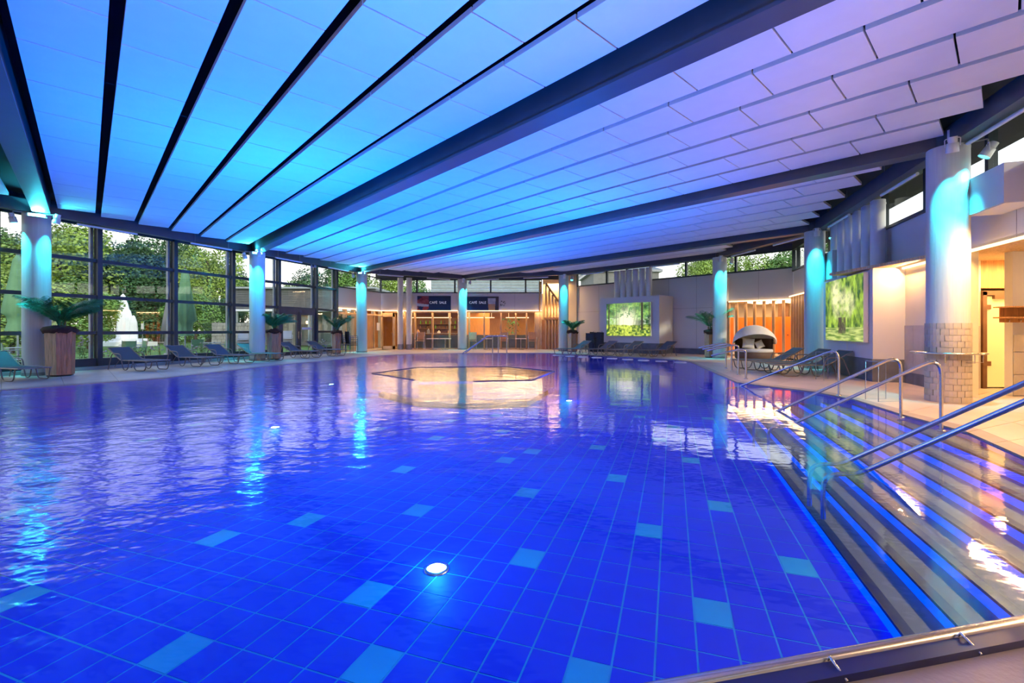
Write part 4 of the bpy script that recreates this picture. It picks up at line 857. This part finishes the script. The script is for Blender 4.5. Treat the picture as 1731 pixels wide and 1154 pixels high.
for seg_ in range(4):                            # canopy lobes like a folding hood
    mb = MB(); vs = []; e0, e1 = math.radians(4+seg_*35), math.radians(4+seg_*35+39)
    for j in range(5):
        e = e0+(e1-e0)*j/4
        for i in range(17):
            a = PI*i/16; r_ = (1.02+.025*seg_)*(1+.03*math.sin(PI*j/4)); w_ = math.sin(a)
            q = dp+side*math.cos(a)*r_+back*(w_*math.cos(e)*r_)+V((0, 0, .72+w_*math.sin(e)*.84)); vs.append(q)
    mb.add(vs, [(j*17+i, j*17+i+1, j*17+17+i+1, j*17+17+i) for j in range(4) for i in range(16)], 0, True); mb.build('canopy_panel', 'canvas', db)
def cushion(p, w, h, th, rz, tilt, label, cat='cushion', roll=0, m='cream'):
    mb = MB(); N = 8; vs = []
    for s in (1, -1):
        for j in range(N+1):
            for i in range(N+1):
                x, y = i/N*2-1, j/N*2-1; pin = 1-.10*(x*x*(1-y*y)+y*y*(1-x*x))*0-.08*((1-x*x)+(1-y*y))*.0
                k = (1-x**4)*(1-y**4); sx_ = w/2*x*(1-.09*(1-y*y)*abs(x)); sy_ = h/2*y*(1-.09*(1-x*x)*abs(y)); vs.append(V((sx_, s*th/2*k**.5, sy_)))
    n1 = (N+1)**2; fs = [(j*(N+1)+i, j*(N+1)+i+1, (j+1)*(N+1)+i+1, (j+1)*(N+1)+i) for j in range(N) for i in range(N)]
    fs = [f[::-1] for f in fs]+[tuple(q+n1 for q in f) for f in fs]; mb.add(vs, fs, 0, True)
    o = mb.build('cushion', m); o.location = p; o.rotation_euler = (tilt, roll, rz); tag(o, label, cat, 'cushions on the daybed'); return o
cushion(dp+V((-.20, .06, .72)), .52, .46, .18, -.1, -.25, 'large pale cushion on the left of the daybed', roll=.12); cushion(dp+V((.27, .06, .67)), .38, .34, .16, .15, -.3, 'smaller pale cushion on the right of the daybed', roll=-.35)
db.scale = (.76, .80, .96)
# ------------------------------------------------------------------ handrails
def rail(name, pts, r, label, group, posts=(), rr=.12, mat_='steel'):
    o = root(name, pts[0], label, 'handrail', group); MB().tube(arc(pts, rr), r, 12).build('rail_tube', mat_, o)
    for p in posts: MB().lathe([(r+.025, 0), (r+.025, .012), (r, .014)], (p[0], p[1], p[2]), 16, cap=False).build('foot_flange', mat_, o)
    return o
def onwater(x, y, z=WZ): return G(x, y, z)
def atz(x, y, Yd): return V(((x-CX)/F*Yd, Yd, CH+(HY-y)/F*Yd))
def steprail(lo, mid, top, foot, yfoot, label):
    ft0 = G(foot[0], foot[1], 0); a = G(lo[0], lo[1], WZ)
    tp = V((ft0.x, ft0.y, .92)); tp.z = CH+(HY-top[1])/F*ft0.y
    d = (V((a.x, a.y, 0))-V((tp.x, tp.y, 0))); a2 = tp.lerp(a, 1.0)
    slope = (a-tp); inner = tp+slope*.10
    dp_ = V((a.x, a.y, 0))+V((d.x, d.y, 0)).normalized()*.55
    pts = [V((ft0.x, ft0.y, -.02)), tp+V((0, 0, .03)), tp.lerp(a, .14)+V((0, 0, .03)), a, a+slope.normalized()*.35, V((dp_.x, dp_.y, -.45))]
    low = a+slope.normalized()*.12
    pts = [V((ft0.x, ft0.y, 0)), tp, a, low, V((low.x-.25, low.y+.05, low.z-.02)), V((low.x-.25, low.y+.05, PZ+.12))]
    return rail('step_handrail', pts, .021, label, 'handrails down the pool steps', [(ft0.x, ft0.y, 0)], .24)
steprail((1252, 652), None, (1410, 588), (1418, 668), 668, 'farthest slanting steel handrail, before the loungers by the willow picture')
steprail((1315, 694.5), None, (1523, 598), (1523, 705), 705, 'slanting steel handrail, left of the pair before the nearest column')
steprail((1346, 713.5), None, (1588, 602), (1591, 728), 728, 'slanting steel handrail passing in front of the nearest column')
for (lo, pe, lab) in (((1441, 776), (1731, 648), 'upper of two steel handrails leaving the right picture edge'), ((1469, 793), (1731, 679), 'lower of two steel handrails leaving the right picture edge')):
    a = G(lo[0], lo[1], WZ); Yd = a.y*.77; b = atz(pe[0], pe[1], Yd); c = a+(b-a)*1.22; foot = V((c.x, c.y, 0)); low = a+(a-b).normalized()*.12
    rail('step_handrail', [foot, c, a, low, V((low.x-.3, low.y+.06, low.z-.02)), V((low.x-.3, low.y+.06, PZ+.2))], .022, lab, 'handrails down the pool steps', [foot], .14)
for i, (x, yb, yt) in enumerate(((1227, 622.4, 580), (1237, 627, 582), (1248.4, 633, 583.5), (1261, 640, 591))):
    f0 = G(x, yb, 0); zt = CH+(HY-yt)/F*f0.y; e = f0-PD*.85; e.z = zt-.17
    rail('grab_rail', [f0, V((f0.x, f0.y, zt)), V((f0.x, f0.y, zt))-PD*.18+V((0, 0, .0)), e], .026, ['farthest', 'second farthest', 'second nearest', 'nearest'][i]+' of four short steel grab rails on the right pool edge', 'short grab rails on the right pool edge', [f0], .12)
for i, dy in enumerate((0, .55)):
    a = G(781, 597.5, WZ)+V((.12*i, dy*.6, 0)); zt = .95; b = G(824.5, 596.8, 0)+V((0, dy*.6, zt)); c = b+V((1.05, .05, 0))
    rail('far_handrail', [a, b, c, V((c.x, c.y, 0))], .03, ['front', 'rear'][i]+' one of the paired steel handrails at the far pool edge', 'paired handrails at the far pool edge', [(c.x, c.y, 0)], .06)
    for k in (.25, .55): q = b.lerp(c, k); MB().tube([q, V((q.x, q.y, 0))], .022, 8).build('post', 'steel', bpy.data.objects[[o.name for o in bpy.data.objects if o.name.startswith('far_handrail')][-1]])
# waste stand rails (thin frames) near the right wall
for (x, y, lab) in ((1504.5, 679, 'thin wire towel stand between the step handrails and stone wall'), (1404, 643, 'thin wire towel stand beside the willow picture wall')):
    p = G(x, y); o = root('wire_stand', p, lab, 'stand', 'thin wire towel stands'); h = .72; w = .42 if x > 1450 else .35
    MB().tube([p+V((-w/2, 0, 0)), p+V((-w/2, 0, h)), p+V((w/2, .05, h)), p+V((w/2, .05, .0)), p+V((-w/2, 0, .0))], .007, 6).build('front_frame', 'grey', o)
    MB().tube([p+V((-w/2, .3, 0)), p+V((-w/2, .3, h)), p+V((w/2, .35, h)), p+V((w/2, .35, .0)), p+V((-w/2, .3, .0))], .007, 6).build('rear_frame', 'grey', o)
    for s in (-1, 1): MB().tube([p+V((s*w/2, 0 if s < 0 else .05, h)), p+V((s*w/2, .3 if s < 0 else .35, h))], .007, 6).build('cross_bar', 'grey', o)
# ------------------------------------------------------------------ linear lights along the edge beams
cols = 'ABCDEFGH'; lin_lab = dict(AB='along the window wall beam, first bay', BC='along the window wall beam, second bay', CD='above the café corner', DE='above the café banners', EF='above the far white wall', FG='above the changing area', GH='between the two right-hand columns')
def linear(a, b, lab):
    d = (b-a).normalized(); o = root('linear_light', (a+b)/2, lab, 'light fitting', 'long white light fittings under the edge beams')
    MB().tube([a, b], .035, 10).build('tube_body', 'white', o)
    for q in (a+d*.15, b-d*.15): MB().tube([q, q+V((0, 0, ZR+.005-q.z))], .008, 6).build('hanger', 'grey', o)
for pr in ('AB', 'BC', 'CD', 'DE', 'EF', 'FG', 'GH'):
    a, b = [V(rp_) for rp_ in (CP[pr[0]], CP[pr[1]])]; out = ((a+b)/2-uv(12, 9)); out.z = 0; out.normalize()
    d = (b-a).normalized(); L = (b-a).length
    for f, nm in ((.14, 'start of'), (.62, 'end of')):
        p = a+d*(L*f)+out*.09+V((0, 0, ZB-.06)); linear(p, p+d*1.6, 'long white light fitting '+lin_lab[pr]+(', nearer the left column' if f < .5 else ', nearer the right column'))
a = V(CP['H']); d = (uv(ringR(5.3), 5.3)-a).normalized(); p = a+d*.5+V((.15, .1, ZB-.05)); linear(p, p+d*1.9, 'long white light fitting right of the nearest column')
p = a+d*3.0+V((.15, .1, ZB-.05))
# small boxes at beam ends
o = root('junction_box', V(CP['H'])+uv(.0, -.1, ZB+.17), 'white box on the beam above the nearest column', 'box'); MB().obox(V(CP['H'])+V((-.05, -.25, ZB+.16)), V((.11, .03, 0)), V((-.02, .1, 0)), V((0, 0, .1))).build('box_body', 'white', o)
o = root('blue_box', V((-15.3, 13.6, 4.7)), 'blue device box under the ceiling at the left picture edge', 'box'); q = atz(6, 328, 12.6); ORG[o.name] = q; o.location = q; MB().obox(q, V((.25, .05, 0)), V((-.02, .1, 0)), V((0, 0, .09))).build('box_body', 'signb', o)
# exit sign
q = FAC.at(530, 449, .25); o = root('exit_sign', q, 'small green escape sign on the window wall above the doors', 'sign'); MB().obox(q, V((.13, .05, 0)), V((-.01, .02, 0)), V((0, 0, .1))).build('case', 'white', o); MB().obox(q+FAC.n*.03, FAC.d*.11, FAC.n*.006, V((0, 0, .07))).build('pictogram', 'slate', o)
# closing walls behind the camera
NEAR = Ln(RW.b, FAC.a)
tag(MB().wallbox(NEAR, 0, Lf(NEAR), 0, ZR, -.1, 0).build('wall_near', 'wall'), 'plain wall closing the hall behind the viewpoint', kind='structure')
tag(MB().wallbox(RW, RW.t(1641)+5.2, Lf(RW), 0, 2.83, -.12, 0).build('wall_side', 'wallw'), kind='structure')
tag(MB().prism([(13.8, 5.0), (13.9, 5.0), (13.9, 13), (13.8, 13)], -.03, 2.9).build('wall_recess_end', 'wallw'), kind='structure')
tag(MB().prism([(9.5, 12.9), (13.8, 12.9), (13.8, 13), (9.5, 13)], -.03, 2.9).build('wall_recess_back', 'wallw'), kind='structure')
tag(MB().prism([RW.p(RW.t(1641)+5.2), (13.9, 5.0), (13.9, 5.1), RW.p(RW.t(1641)+5.1)], -.03, 2.9).build('wall_recess_side', 'wallw'), kind='structure')
tag(MB().prism([RW.p(RW.t(1641)+5.3), (13.9, 5.0), (13.9, 9), (9.8, 8.95), RW.p(t1636)], 2.83, 2.9).build('trim_8', 'woodl'), 'pale boarded soffit of the right recess', kind='structure')
# ------------------------------------------------------------------ outdoors
gd = root('ground', (0, 0, -.06), 'lawn and terrace ground outside the hall', kind='structure')
gi = [oc+(p-oc)*.985 for p in outer]; go = [oc+(p-oc).normalized()*170 for p in outer]; ng = len(gi)
gmb = MB().add([(p.x, p.y, -.09) for p in gi+go], [(i, (i+1) % ng, ng+(i+1) % ng, ng+i) for i in range(ng)]); gmb.build('lawn', 'grass', gd)
def terr():
    mb = MB()
    for i in range(26):
        for j in range(8):
            t0 = Lf(FAC)*i/26; mb.wallbox(FAC, t0+.01, t0+Lf(FAC)/26-.01, -.085, -.05, -.25-j*.95-.93, -.25-j*.95)
    return mb
terr().build('paving_slabs', 'paving', gd)['kind'] = 'stuff'
rng = random.Random(11)
def crown(seed, n, leaf, blobs=9, open_=.0):
    rg = random.Random(seed); mb = MB(); bl = []
    for k in range(blobs): a = rg.uniform(0, 2*PI); r = rg.uniform(.1, .62); bl.append((V((math.cos(a)*r, math.sin(a)*r, rg.uniform(-.55, .7))), rg.uniform(.28, .48)))
    for k in range(n):
        c, r = bl[k % blobs]; d = V((rg.gauss(0, 1), rg.gauss(0, 1), rg.gauss(0, 1))).normalized(); p = c+d*r*rg.uniform(.72, 1.05)
        a = V((rg.uniform(-1, 1), rg.uniform(-1, 1), rg.uniform(-.6, .6))).normalized(); b = a.cross(d+V((.01, 0, .3))).normalized()*leaf*.42; a = a*leaf*.6
        mb.add([p-a, p+b, p+a, p-b], [(0, 1, 2, 3)])
    return mb
cm = {}
for nm, m in (('mid', 'lf1'), ('dark', 'lf2'), ('yellow', 'lf3')):
    for sd in (1, 2): cm[nm, sd] = crown(sd*7+len(nm), 9000, .052, 12).mesh('crown', m)
tk = MB().tube([(0, 0, 0), (.02, 0, .5), (-.01, 0, 1)], [.030, .022, .012], 7).mesh('trunk', 'bark')
def tree(x, Y, top, wid, kind, label, low=.18, grp='trees beyond the garden'):
    X = (x-CX)/F*Y; r0 = root('tree', (X, Y, -.09), label, 'tree', grp, world=False); 
    c = bpy.data.objects.new('crown', cm[kind, 1+int(x) % 2]); COL.objects.link(c); c.parent = r0; hh = top*(1-low)/2; c.location = (0, 0, top-hh*1.0); c.scale = (wid/2, wid/2, hh/1.05); c.rotation_euler.z = x*.7
    t = bpy.data.objects.new('trunk', tk); COL.objects.link(t); t.parent = r0; t.scale = (top, top, top*.8)
for x, Y, top, w, k, lab in (
 (-130, 40, 11, 12, 'dark', 'dark tree at the outer left edge of the garden'), (-20, 44, 12.0, 12, 'mid', 'tall mid green tree behind the leftmost window bay'), (60, 48, 12.6, 12, 'dark', 'tall dark tree right behind the leftmost column'),
 (100, 41, 11.2, 10, 'yellow', 'yellowish green tree seen right of the leftmost column'), (155, 50, 12.4, 10, 'mid', 'mid green tree behind the first window post'), (200, 46, 10.9, 9, 'dark', 'dark tree behind the white fountain'), (232, 52, 11.9, 10, 'mid', 'mid green tree right of the white fountain'),
 (272, 47, 11.6, 9, 'dark', 'dark tree left of the closed green parasol'), (318, 50, 11.8, 9, 'mid', 'bushy tree behind the closed green parasol'), (352, 45, 10.2, 7, 'yellow', 'yellowish tree right of the closed green parasol'),
 (384, 55, 9.6, 7, 'dark', 'dark tree behind the white pole'), (408, 52, 8.2, 5, 'mid', 'small tree beside the slatted pool house'), (508, 62, 8.4, 8, 'mid', 'pale tree above the roof of the slatted pool house'), (552, 50, 8.8, 7, 'dark', 'dark tree above the right end of the pool house'),
 (600, 48, 9, 7, 'mid', 'tree seen in the high window at the corner'), (655, 50, 8.2, 6, 'yellow', 'tree in the high window above the café door'), (700, 60, 8.6, 6, 'mid', 'tree in the high window left of the café banners'), (800, 58, 8.6, 7, 'mid', 'tree in the high window right of the middle column'), (850, 60, 8.0, 6, 'yellow', 'tree in the high window above the coffee glass'),
 (1175, 42, 8.4, 5, 'yellow', 'bright tree in the high window left of the palm column'), (1215, 44, 8.8, 6, 'yellow', 'bright tree in the high window behind the palm column'), (1270, 40, 8.5, 6, 'yellow', 'bright tree in the high window above the daybed'), (1325, 38, 8.6, 6, 'mid', 'tree in the high window above the timber fins'),
 (1385, 34, 8.6, 6, 'mid', 'tree in the last high window corner')):
    tree(x, Y, top, w, k, lab)
for x, Y, top, w, k, lab in (
 (20, 27, 4.2, 6, 'yellow', 'low bright bush behind the left green parasol'), (110, 29, 5.0, 7, 'mid', 'broad bush right of the leftmost column'), (150, 33, 4.6, 4.5, 'yellow', 'broad yellowish bush left of the white fountain'), (212, 47, 6.5, 8, 'dark', 'dark hedge bush far behind the white fountain'),
 (262, 44, 6.5, 8, 'dark', 'dark hedge bush right of the white fountain'), (330, 33, 4.4, 5, 'mid', 'bush behind the trunk beside the green parasol'), (375, 40, 4.4, 5, 'dark', 'dark bush above the stone wall'), (-60, 26, 5, 7, 'mid', 'bush at the outer left of the garden')):
    tree(x, Y, top, w, k, lab, low=-.05, grp='bushes in the garden')
# flowering plants against the glass
def flowerbush(x, off, h, w, label, seed, m='lf1'):
    rg = random.Random(seed); p = FAC.x(x, -off); p.z = -.06; r0 = root('garden_plant', p, label, 'plant', 'plants just outside the window wall')
    mb = MB(); st = MB()
    for k in range(9):
        q = p+V((rg.gauss(0, w*.25), rg.gauss(0, w*.25), 0)); t = q+V((rg.gauss(0, w*.15), rg.gauss(0, w*.15), h*rg.uniform(.6, 1))); st.tube([q, t], .008, 4)
        for j in range(16):
            c = q.lerp(t, rg.uniform(.15, 1))+V((rg.gauss(0, .07), rg.gauss(0, .07), 0)); a = V((rg.uniform(-1, 1), rg.uniform(-1, 1), rg.uniform(-.3, .3))).normalized()*.075; b = a.cross(V((0, 0, 1)))*.7; mb.add([c-a, c+b, c+a, c-b], [(0, 1, 2, 3)])
    mb.build('leaves', m, r0); st.build('stems', 'stem', r0); fb = MB()
    for k in range(12): c = p+V((rg.gauss(0, w*.3), rg.gauss(0, w*.3), h*rg.uniform(.7, 1.02))); fb.lathe([(.005, -.03), (.045, 0), (.01, .03)], c, 6)
    fb.build('blossoms', 'petal', r0)['kind'] = 'stuff'
for i, (x, off, h, w, lab) in enumerate(((14, 1.0, .7, .8, 'low white flowering plant under the left green parasol'), (128, .8, 1.1, .8, 'mallow plant with large leaves right of the first palm'), (172, 1.4, .6, .7, 'low flowering plant behind the head of the first full lounger'), (255, 1.6, .75, 1.0, 'white flowering plant left of the second window post'),
   (312, 1.2, .7, .9, 'flowering plant behind the second full lounger'), (345, 1.5, .8, .9, 'leafy plant under the right green parasol'), (412, 1.0, .5, .7, 'low plant left of the second column'), (545, 1.3, .8, .9, 'low plant behind the glass right of the doors'))):
    flowerbush(x, off, h, w, lab, 20+i)
# parasols
def parasol(x, Y, top, cw, m, label):
    X = (x-CX)/F*Y; p = V((X, Y, -.06)); r0 = root('closed_parasol', p, label, 'parasol', 'closed parasols on the terrace')
    MB().tube([p, p+V((0, 0, top+.05))], .035, 8).build('pole', 'framel', r0); MB().lathe([(.35, 0), (.35, .08), (.05, .1)], p, 12).build('base', 'grey', r0)
    mb = MB(); n = 24; prof = [(.05, top), (.14, top-.25), (.22, top-1.0), (.36, top-2.0), (.44, top-2.6), (.30, top-2.75), (.26, top-3.0), (.34, top-3.4)]
    for r_, z in prof:
        for k in range(n): a = 2*PI*k/n; rr = r_*cw*(1+.22*math.cos(a*8)*(r_ > .1)); mb.v.append((p.x+rr*math.cos(a), p.y+rr*math.sin(a), p.z+z))
    for i in range(len(prof)-1):
        for k in range(n): mb.f.append((i*n+(k+1) % n, i*n+k, (i+1)*n+k, (i+1)*n+(k+1) % n)); mb.mi.append(0); mb.sm.append(True)
    mb.build('folded_canopy', m, r0); MB().lathe([(.06, top), (.02, top+.1)], p, 8).build('finial', 'black', r0)
parasol(30, 20.5, 4.7, 1.0, 'sage', 'closed sage green parasol left of the leftmost column'); parasol(313, 23.4, 4.45, .98, 'sage', 'closed sage green parasol between the second and third window posts'); parasol(290, 25, 3.9, .9, 'greige', 'closed greige parasol partly behind the second window post')
# white rock fountain
p = V(((211-CX)/F*38, 38, -.06)); o = root('rock_fountain', p, 'white upright rock fountain on stepped white slabs in the garden', 'fountain')
for dx, hz, w in ((-.65, 1.7, .24), (-.25, 3.9, .42), (.05, 3.3, .34), (.35, 2.6, .30), (.72, 2.1, .30), (-.02, 2.4, .4)):
    q = p+V((dx, .1*(w*10 % 3), .45)); MB().lathe([(w, 0), (w*1.02, hz*.4), (w*.85, hz*.72), (w*.4, hz*.95), (.02, hz)], q, 7, sm=False).build('rock', 'rock', o)
MB().box(p.x-1.7, p.x+2.1, p.y-.8, p.y+.8, p.z, p.z+.35).build('lower_slab', 'rock', o); MB().box(p.x-1.25, p.x+1.4, p.y-.6, p.y+.6, p.z+.35, p.z+.62).build('upper_slab', 'rock', o)
p = V(((371-CX)/F*40, 40, -.06)); o = root('white_pole', p, 'slim white pole standing behind the stone wall', 'pole'); MB().tube([p, p+V((0, 0, 4.1))], [.09, .07], 10).build('shaft', 'white', o); MB().lathe([(.08, 4.1), (.0, 4.16)], p, 10).build('cap', 'white', o)
p = V(((241-CX)/F*36, 36, -.06)); o = root('garden_sign', p, 'small white sign with a yellow top on a post in the garden', 'sign'); MB().tube([p, p+V((0, 0, 1.6))], .03, 6).build('post', 'grey', o); MB().box(p.x-.1, p.x+.1, p.y-.03, p.y+.0, p.z+1.4, p.z+2.0).build('plate', 'white', o); MB().box(p.x-.1, p.x+.1, p.y-.035, p.y-.03, p.z+1.85, p.z+2.0).build('yellow_band', 'lf3', o)
# stone wall
a0 = V(((358-CX)/F*32, 32, 0)); a1 = V(((425-CX)/F*32, 32, 0)); GW = Ln(a0, a1); o = root('stone_wall', (a0+a1)/2, 'grey rough stone garden wall beside the pool house', 'wall'); rg = random.Random(4)
L = Lf(GW); MB().wallbox(GW, .03, L-.03, -.06, 1.8, -.5, -.03).build('core', 'mortar', o)
for j in range(8):
    t = 0
    while t < L-.05:
        w = min(rg.uniform(.18, .42), L-t); z0 = j*.23-.05; MB().wallbox(GW, t+.01, t+w-.01, z0, z0+.215, -.05, rg.uniform(.0, .05)).build('stone', 'stone', o); t += w
# fence
fa, fb_ = V(((118-CX)/F*44, 44, -.06)), V(((300-CX)/F*44, 44, -.06)); o = root('garden_fence', (fa+fb_)/2, 'low pale metal rail fence across the lawn', 'fence')
for z in (.15, 1.25): MB().bar(fa+V((0, 0, z)), fb_+V((0, 0, z)), .04, .04).build('rail', 'white', o)
for i in range(60): q = fa.lerp(fb_, i/59); MB().bar(q, q+V((0, 0, 1.3)), .03, .03, up=V((0, 1, 0))).build('picket', 'framel', o)
# garden tables and chairs
gc = chair('garden_chair', 'sage', 'framel', 'x')
for i, (x, Y, rz, lab) in enumerate(((214, 18.2, .4, 'green mesh garden chair behind the head of the first full lounger'), (232, 18.6, -.6, 'green mesh garden chair right beside it behind the first full lounger'), (335, 21.3, .7, 'green mesh garden chair left of the second column near the stone wall'), (376, 21.8, -.5, 'green mesh garden chair before the stone wall'), (20, 15.6, 2.6, 'garden chair outside at the left picture edge'))):
    q = V(((x-CX)/F*Y, Y, -.06)); 
    if i == 0: gc.location = q; gc.rotation_euler.z = rz; gc['label'] = lab; gc['group'] = 'garden chairs'
    else: copy_tree(gc, q, rz, lab, 'garden chairs')
for i, (x, Y, lab) in enumerate(((223, 19.3, 'garden table among the green chairs behind the first full lounger'), (357, 22.4, 'garden table between the green chairs before the stone wall'), (38, 16.4, 'garden table outside behind the leftmost column'))):
    q = V(((x-CX)/F*Y, Y, -.06)); o = root('garden_table', q, lab, 'table', 'garden tables'); MB().lathe([(.42, .70), (.43, .715), (.42, .73)], q, 20).build('tabletop', 'framel', o); MB().tube([q, q+V((0, 0, .7))], .03, 8).build('stem', 'framel', o); MB().lathe([(.25, 0), (.25, .015), (.04, .03)], q, 12).build('base', 'framel', o)
wc = None
for (x, Y, nn_, lab) in ((411, 23.6, 4, 'white garden chair, %s of the stack by the stone wall'), (486, 26.2, 4, 'white garden chair, %s of the stack outside the double doors')):
    for k in range(nn_):
        q = V(((x-CX)/F*Y, Y, -.06+.13*k)); lb = lab % ['lowest', 'second', 'third', 'topmost'][k]
        if wc is None: wc = chair('stacked_garden_chair', 'white', 'white', lb); wc.location = q; wc.rotation_euler.z = .5; wc['group'] = 'stacked white garden chairs'
        else: copy_tree(wc, q, .5, lb, 'stacked white garden chairs')
# pool house
bx0, bx1, BY = (398-CX)/F*37, -11.0, 37
o = root('pool_house', (bx0, BY, 0), 'single storey house clad in dark grey slats behind the terrace', 'building')
MB().box(bx0, bx1, BY+.05, BY+8, 2.95, 4.6).build('upper_body', 'slat', o)
for k in range(11): MB().box(bx0-.02, bx1, BY-.01, BY+.05, 3.02+k*.143, 3.13+k*.143).build('slat', 'slat', o)
MB().box(bx0-.15, bx1, BY-.25, BY+8, 4.6, 4.74).build('roof_edge', 'framel', o); MB().box(bx0-.1, bx1, BY-.2, BY+8, 2.78, 2.95).build('fascia', 'white', o)
MB().box(bx0+1.2, bx1, BY+1.2, BY+1.4, 0, 2.8).build('ground_floor_wall', 'greige', o)
for k in range(5): MB().box(bx0+1.6+k*1.6, bx0+2.9+k*1.6, BY+1.14, BY+1.2, .3, 2.4).build('window', 'glass', o)
for k in range(4): MB().box(bx0+.1+k*2.9, bx0+.22+k*2.9, BY-.1, BY+.02, 0, 2.8).build('post', 'framel', o)
p = V(((520-CX)/F*38, 37.9, 1.9)); tag(MB().lathe([(.08, -.12), (.1, 0), (.08, .12)], p, 10).build('wall_lamp', 'warmp', loc=p), 'small warm lamp on the pool house wall seen through the door', 'lamp')
# pale louvred house behind the café clerestory, grey house behind the far wall
o = root('louvred_house', (-2, 52, 0), 'pale house with horizontal louvres seen in the high café windows', 'building')
MB().box(-9.2, 3.2, 52.1, 60, -.06, 7.3).build('body', 'white', o)
for k in range(9): MB().box(-9.2, 3.2, 52, 52.1, 4.3+k*.34, 4.55+k*.34).build('louvre', 'skirt', o)
MB().box(-9.4, 3.4, 51.8, 60, 7.3, 7.5).build('roof_edge', 'grey', o)
o = root('grey_house', (12, 40, 0), 'grey house with a sloping roof seen in the high windows of the far wall', 'building')
MB().box(7.5, 13.5, 42.1, 50, -.06, 6.6).build('body', 'greige', o); MB().prism([(7.2, 41.9), (13.8, 41.9), (13.8, 50), (7.2, 50)], 6.6, 6.8).build('roof_edge', 'grey', o)
MB().add([(7.2, 41.9, 6.8), (13.8, 41.9, 6.8), (13.8, 50, 6.8), (7.2, 50, 6.8), (7.2, 46, 8.6), (10.8, 46, 8.6)], [(0, 1, 5, 4), (1, 2, 5), (2, 3, 4, 5), (3, 0, 4)]).build('roof', 'slate', o)
# eave beyond the right-hand windows
tag(MB().wallbox(RW, 0, Lf(RW), 5.02, 5.2, -1.0, -.1).build('trim_9', 'deckroof'), 'dark roof overhang outside the right-hand windows', kind='structure')
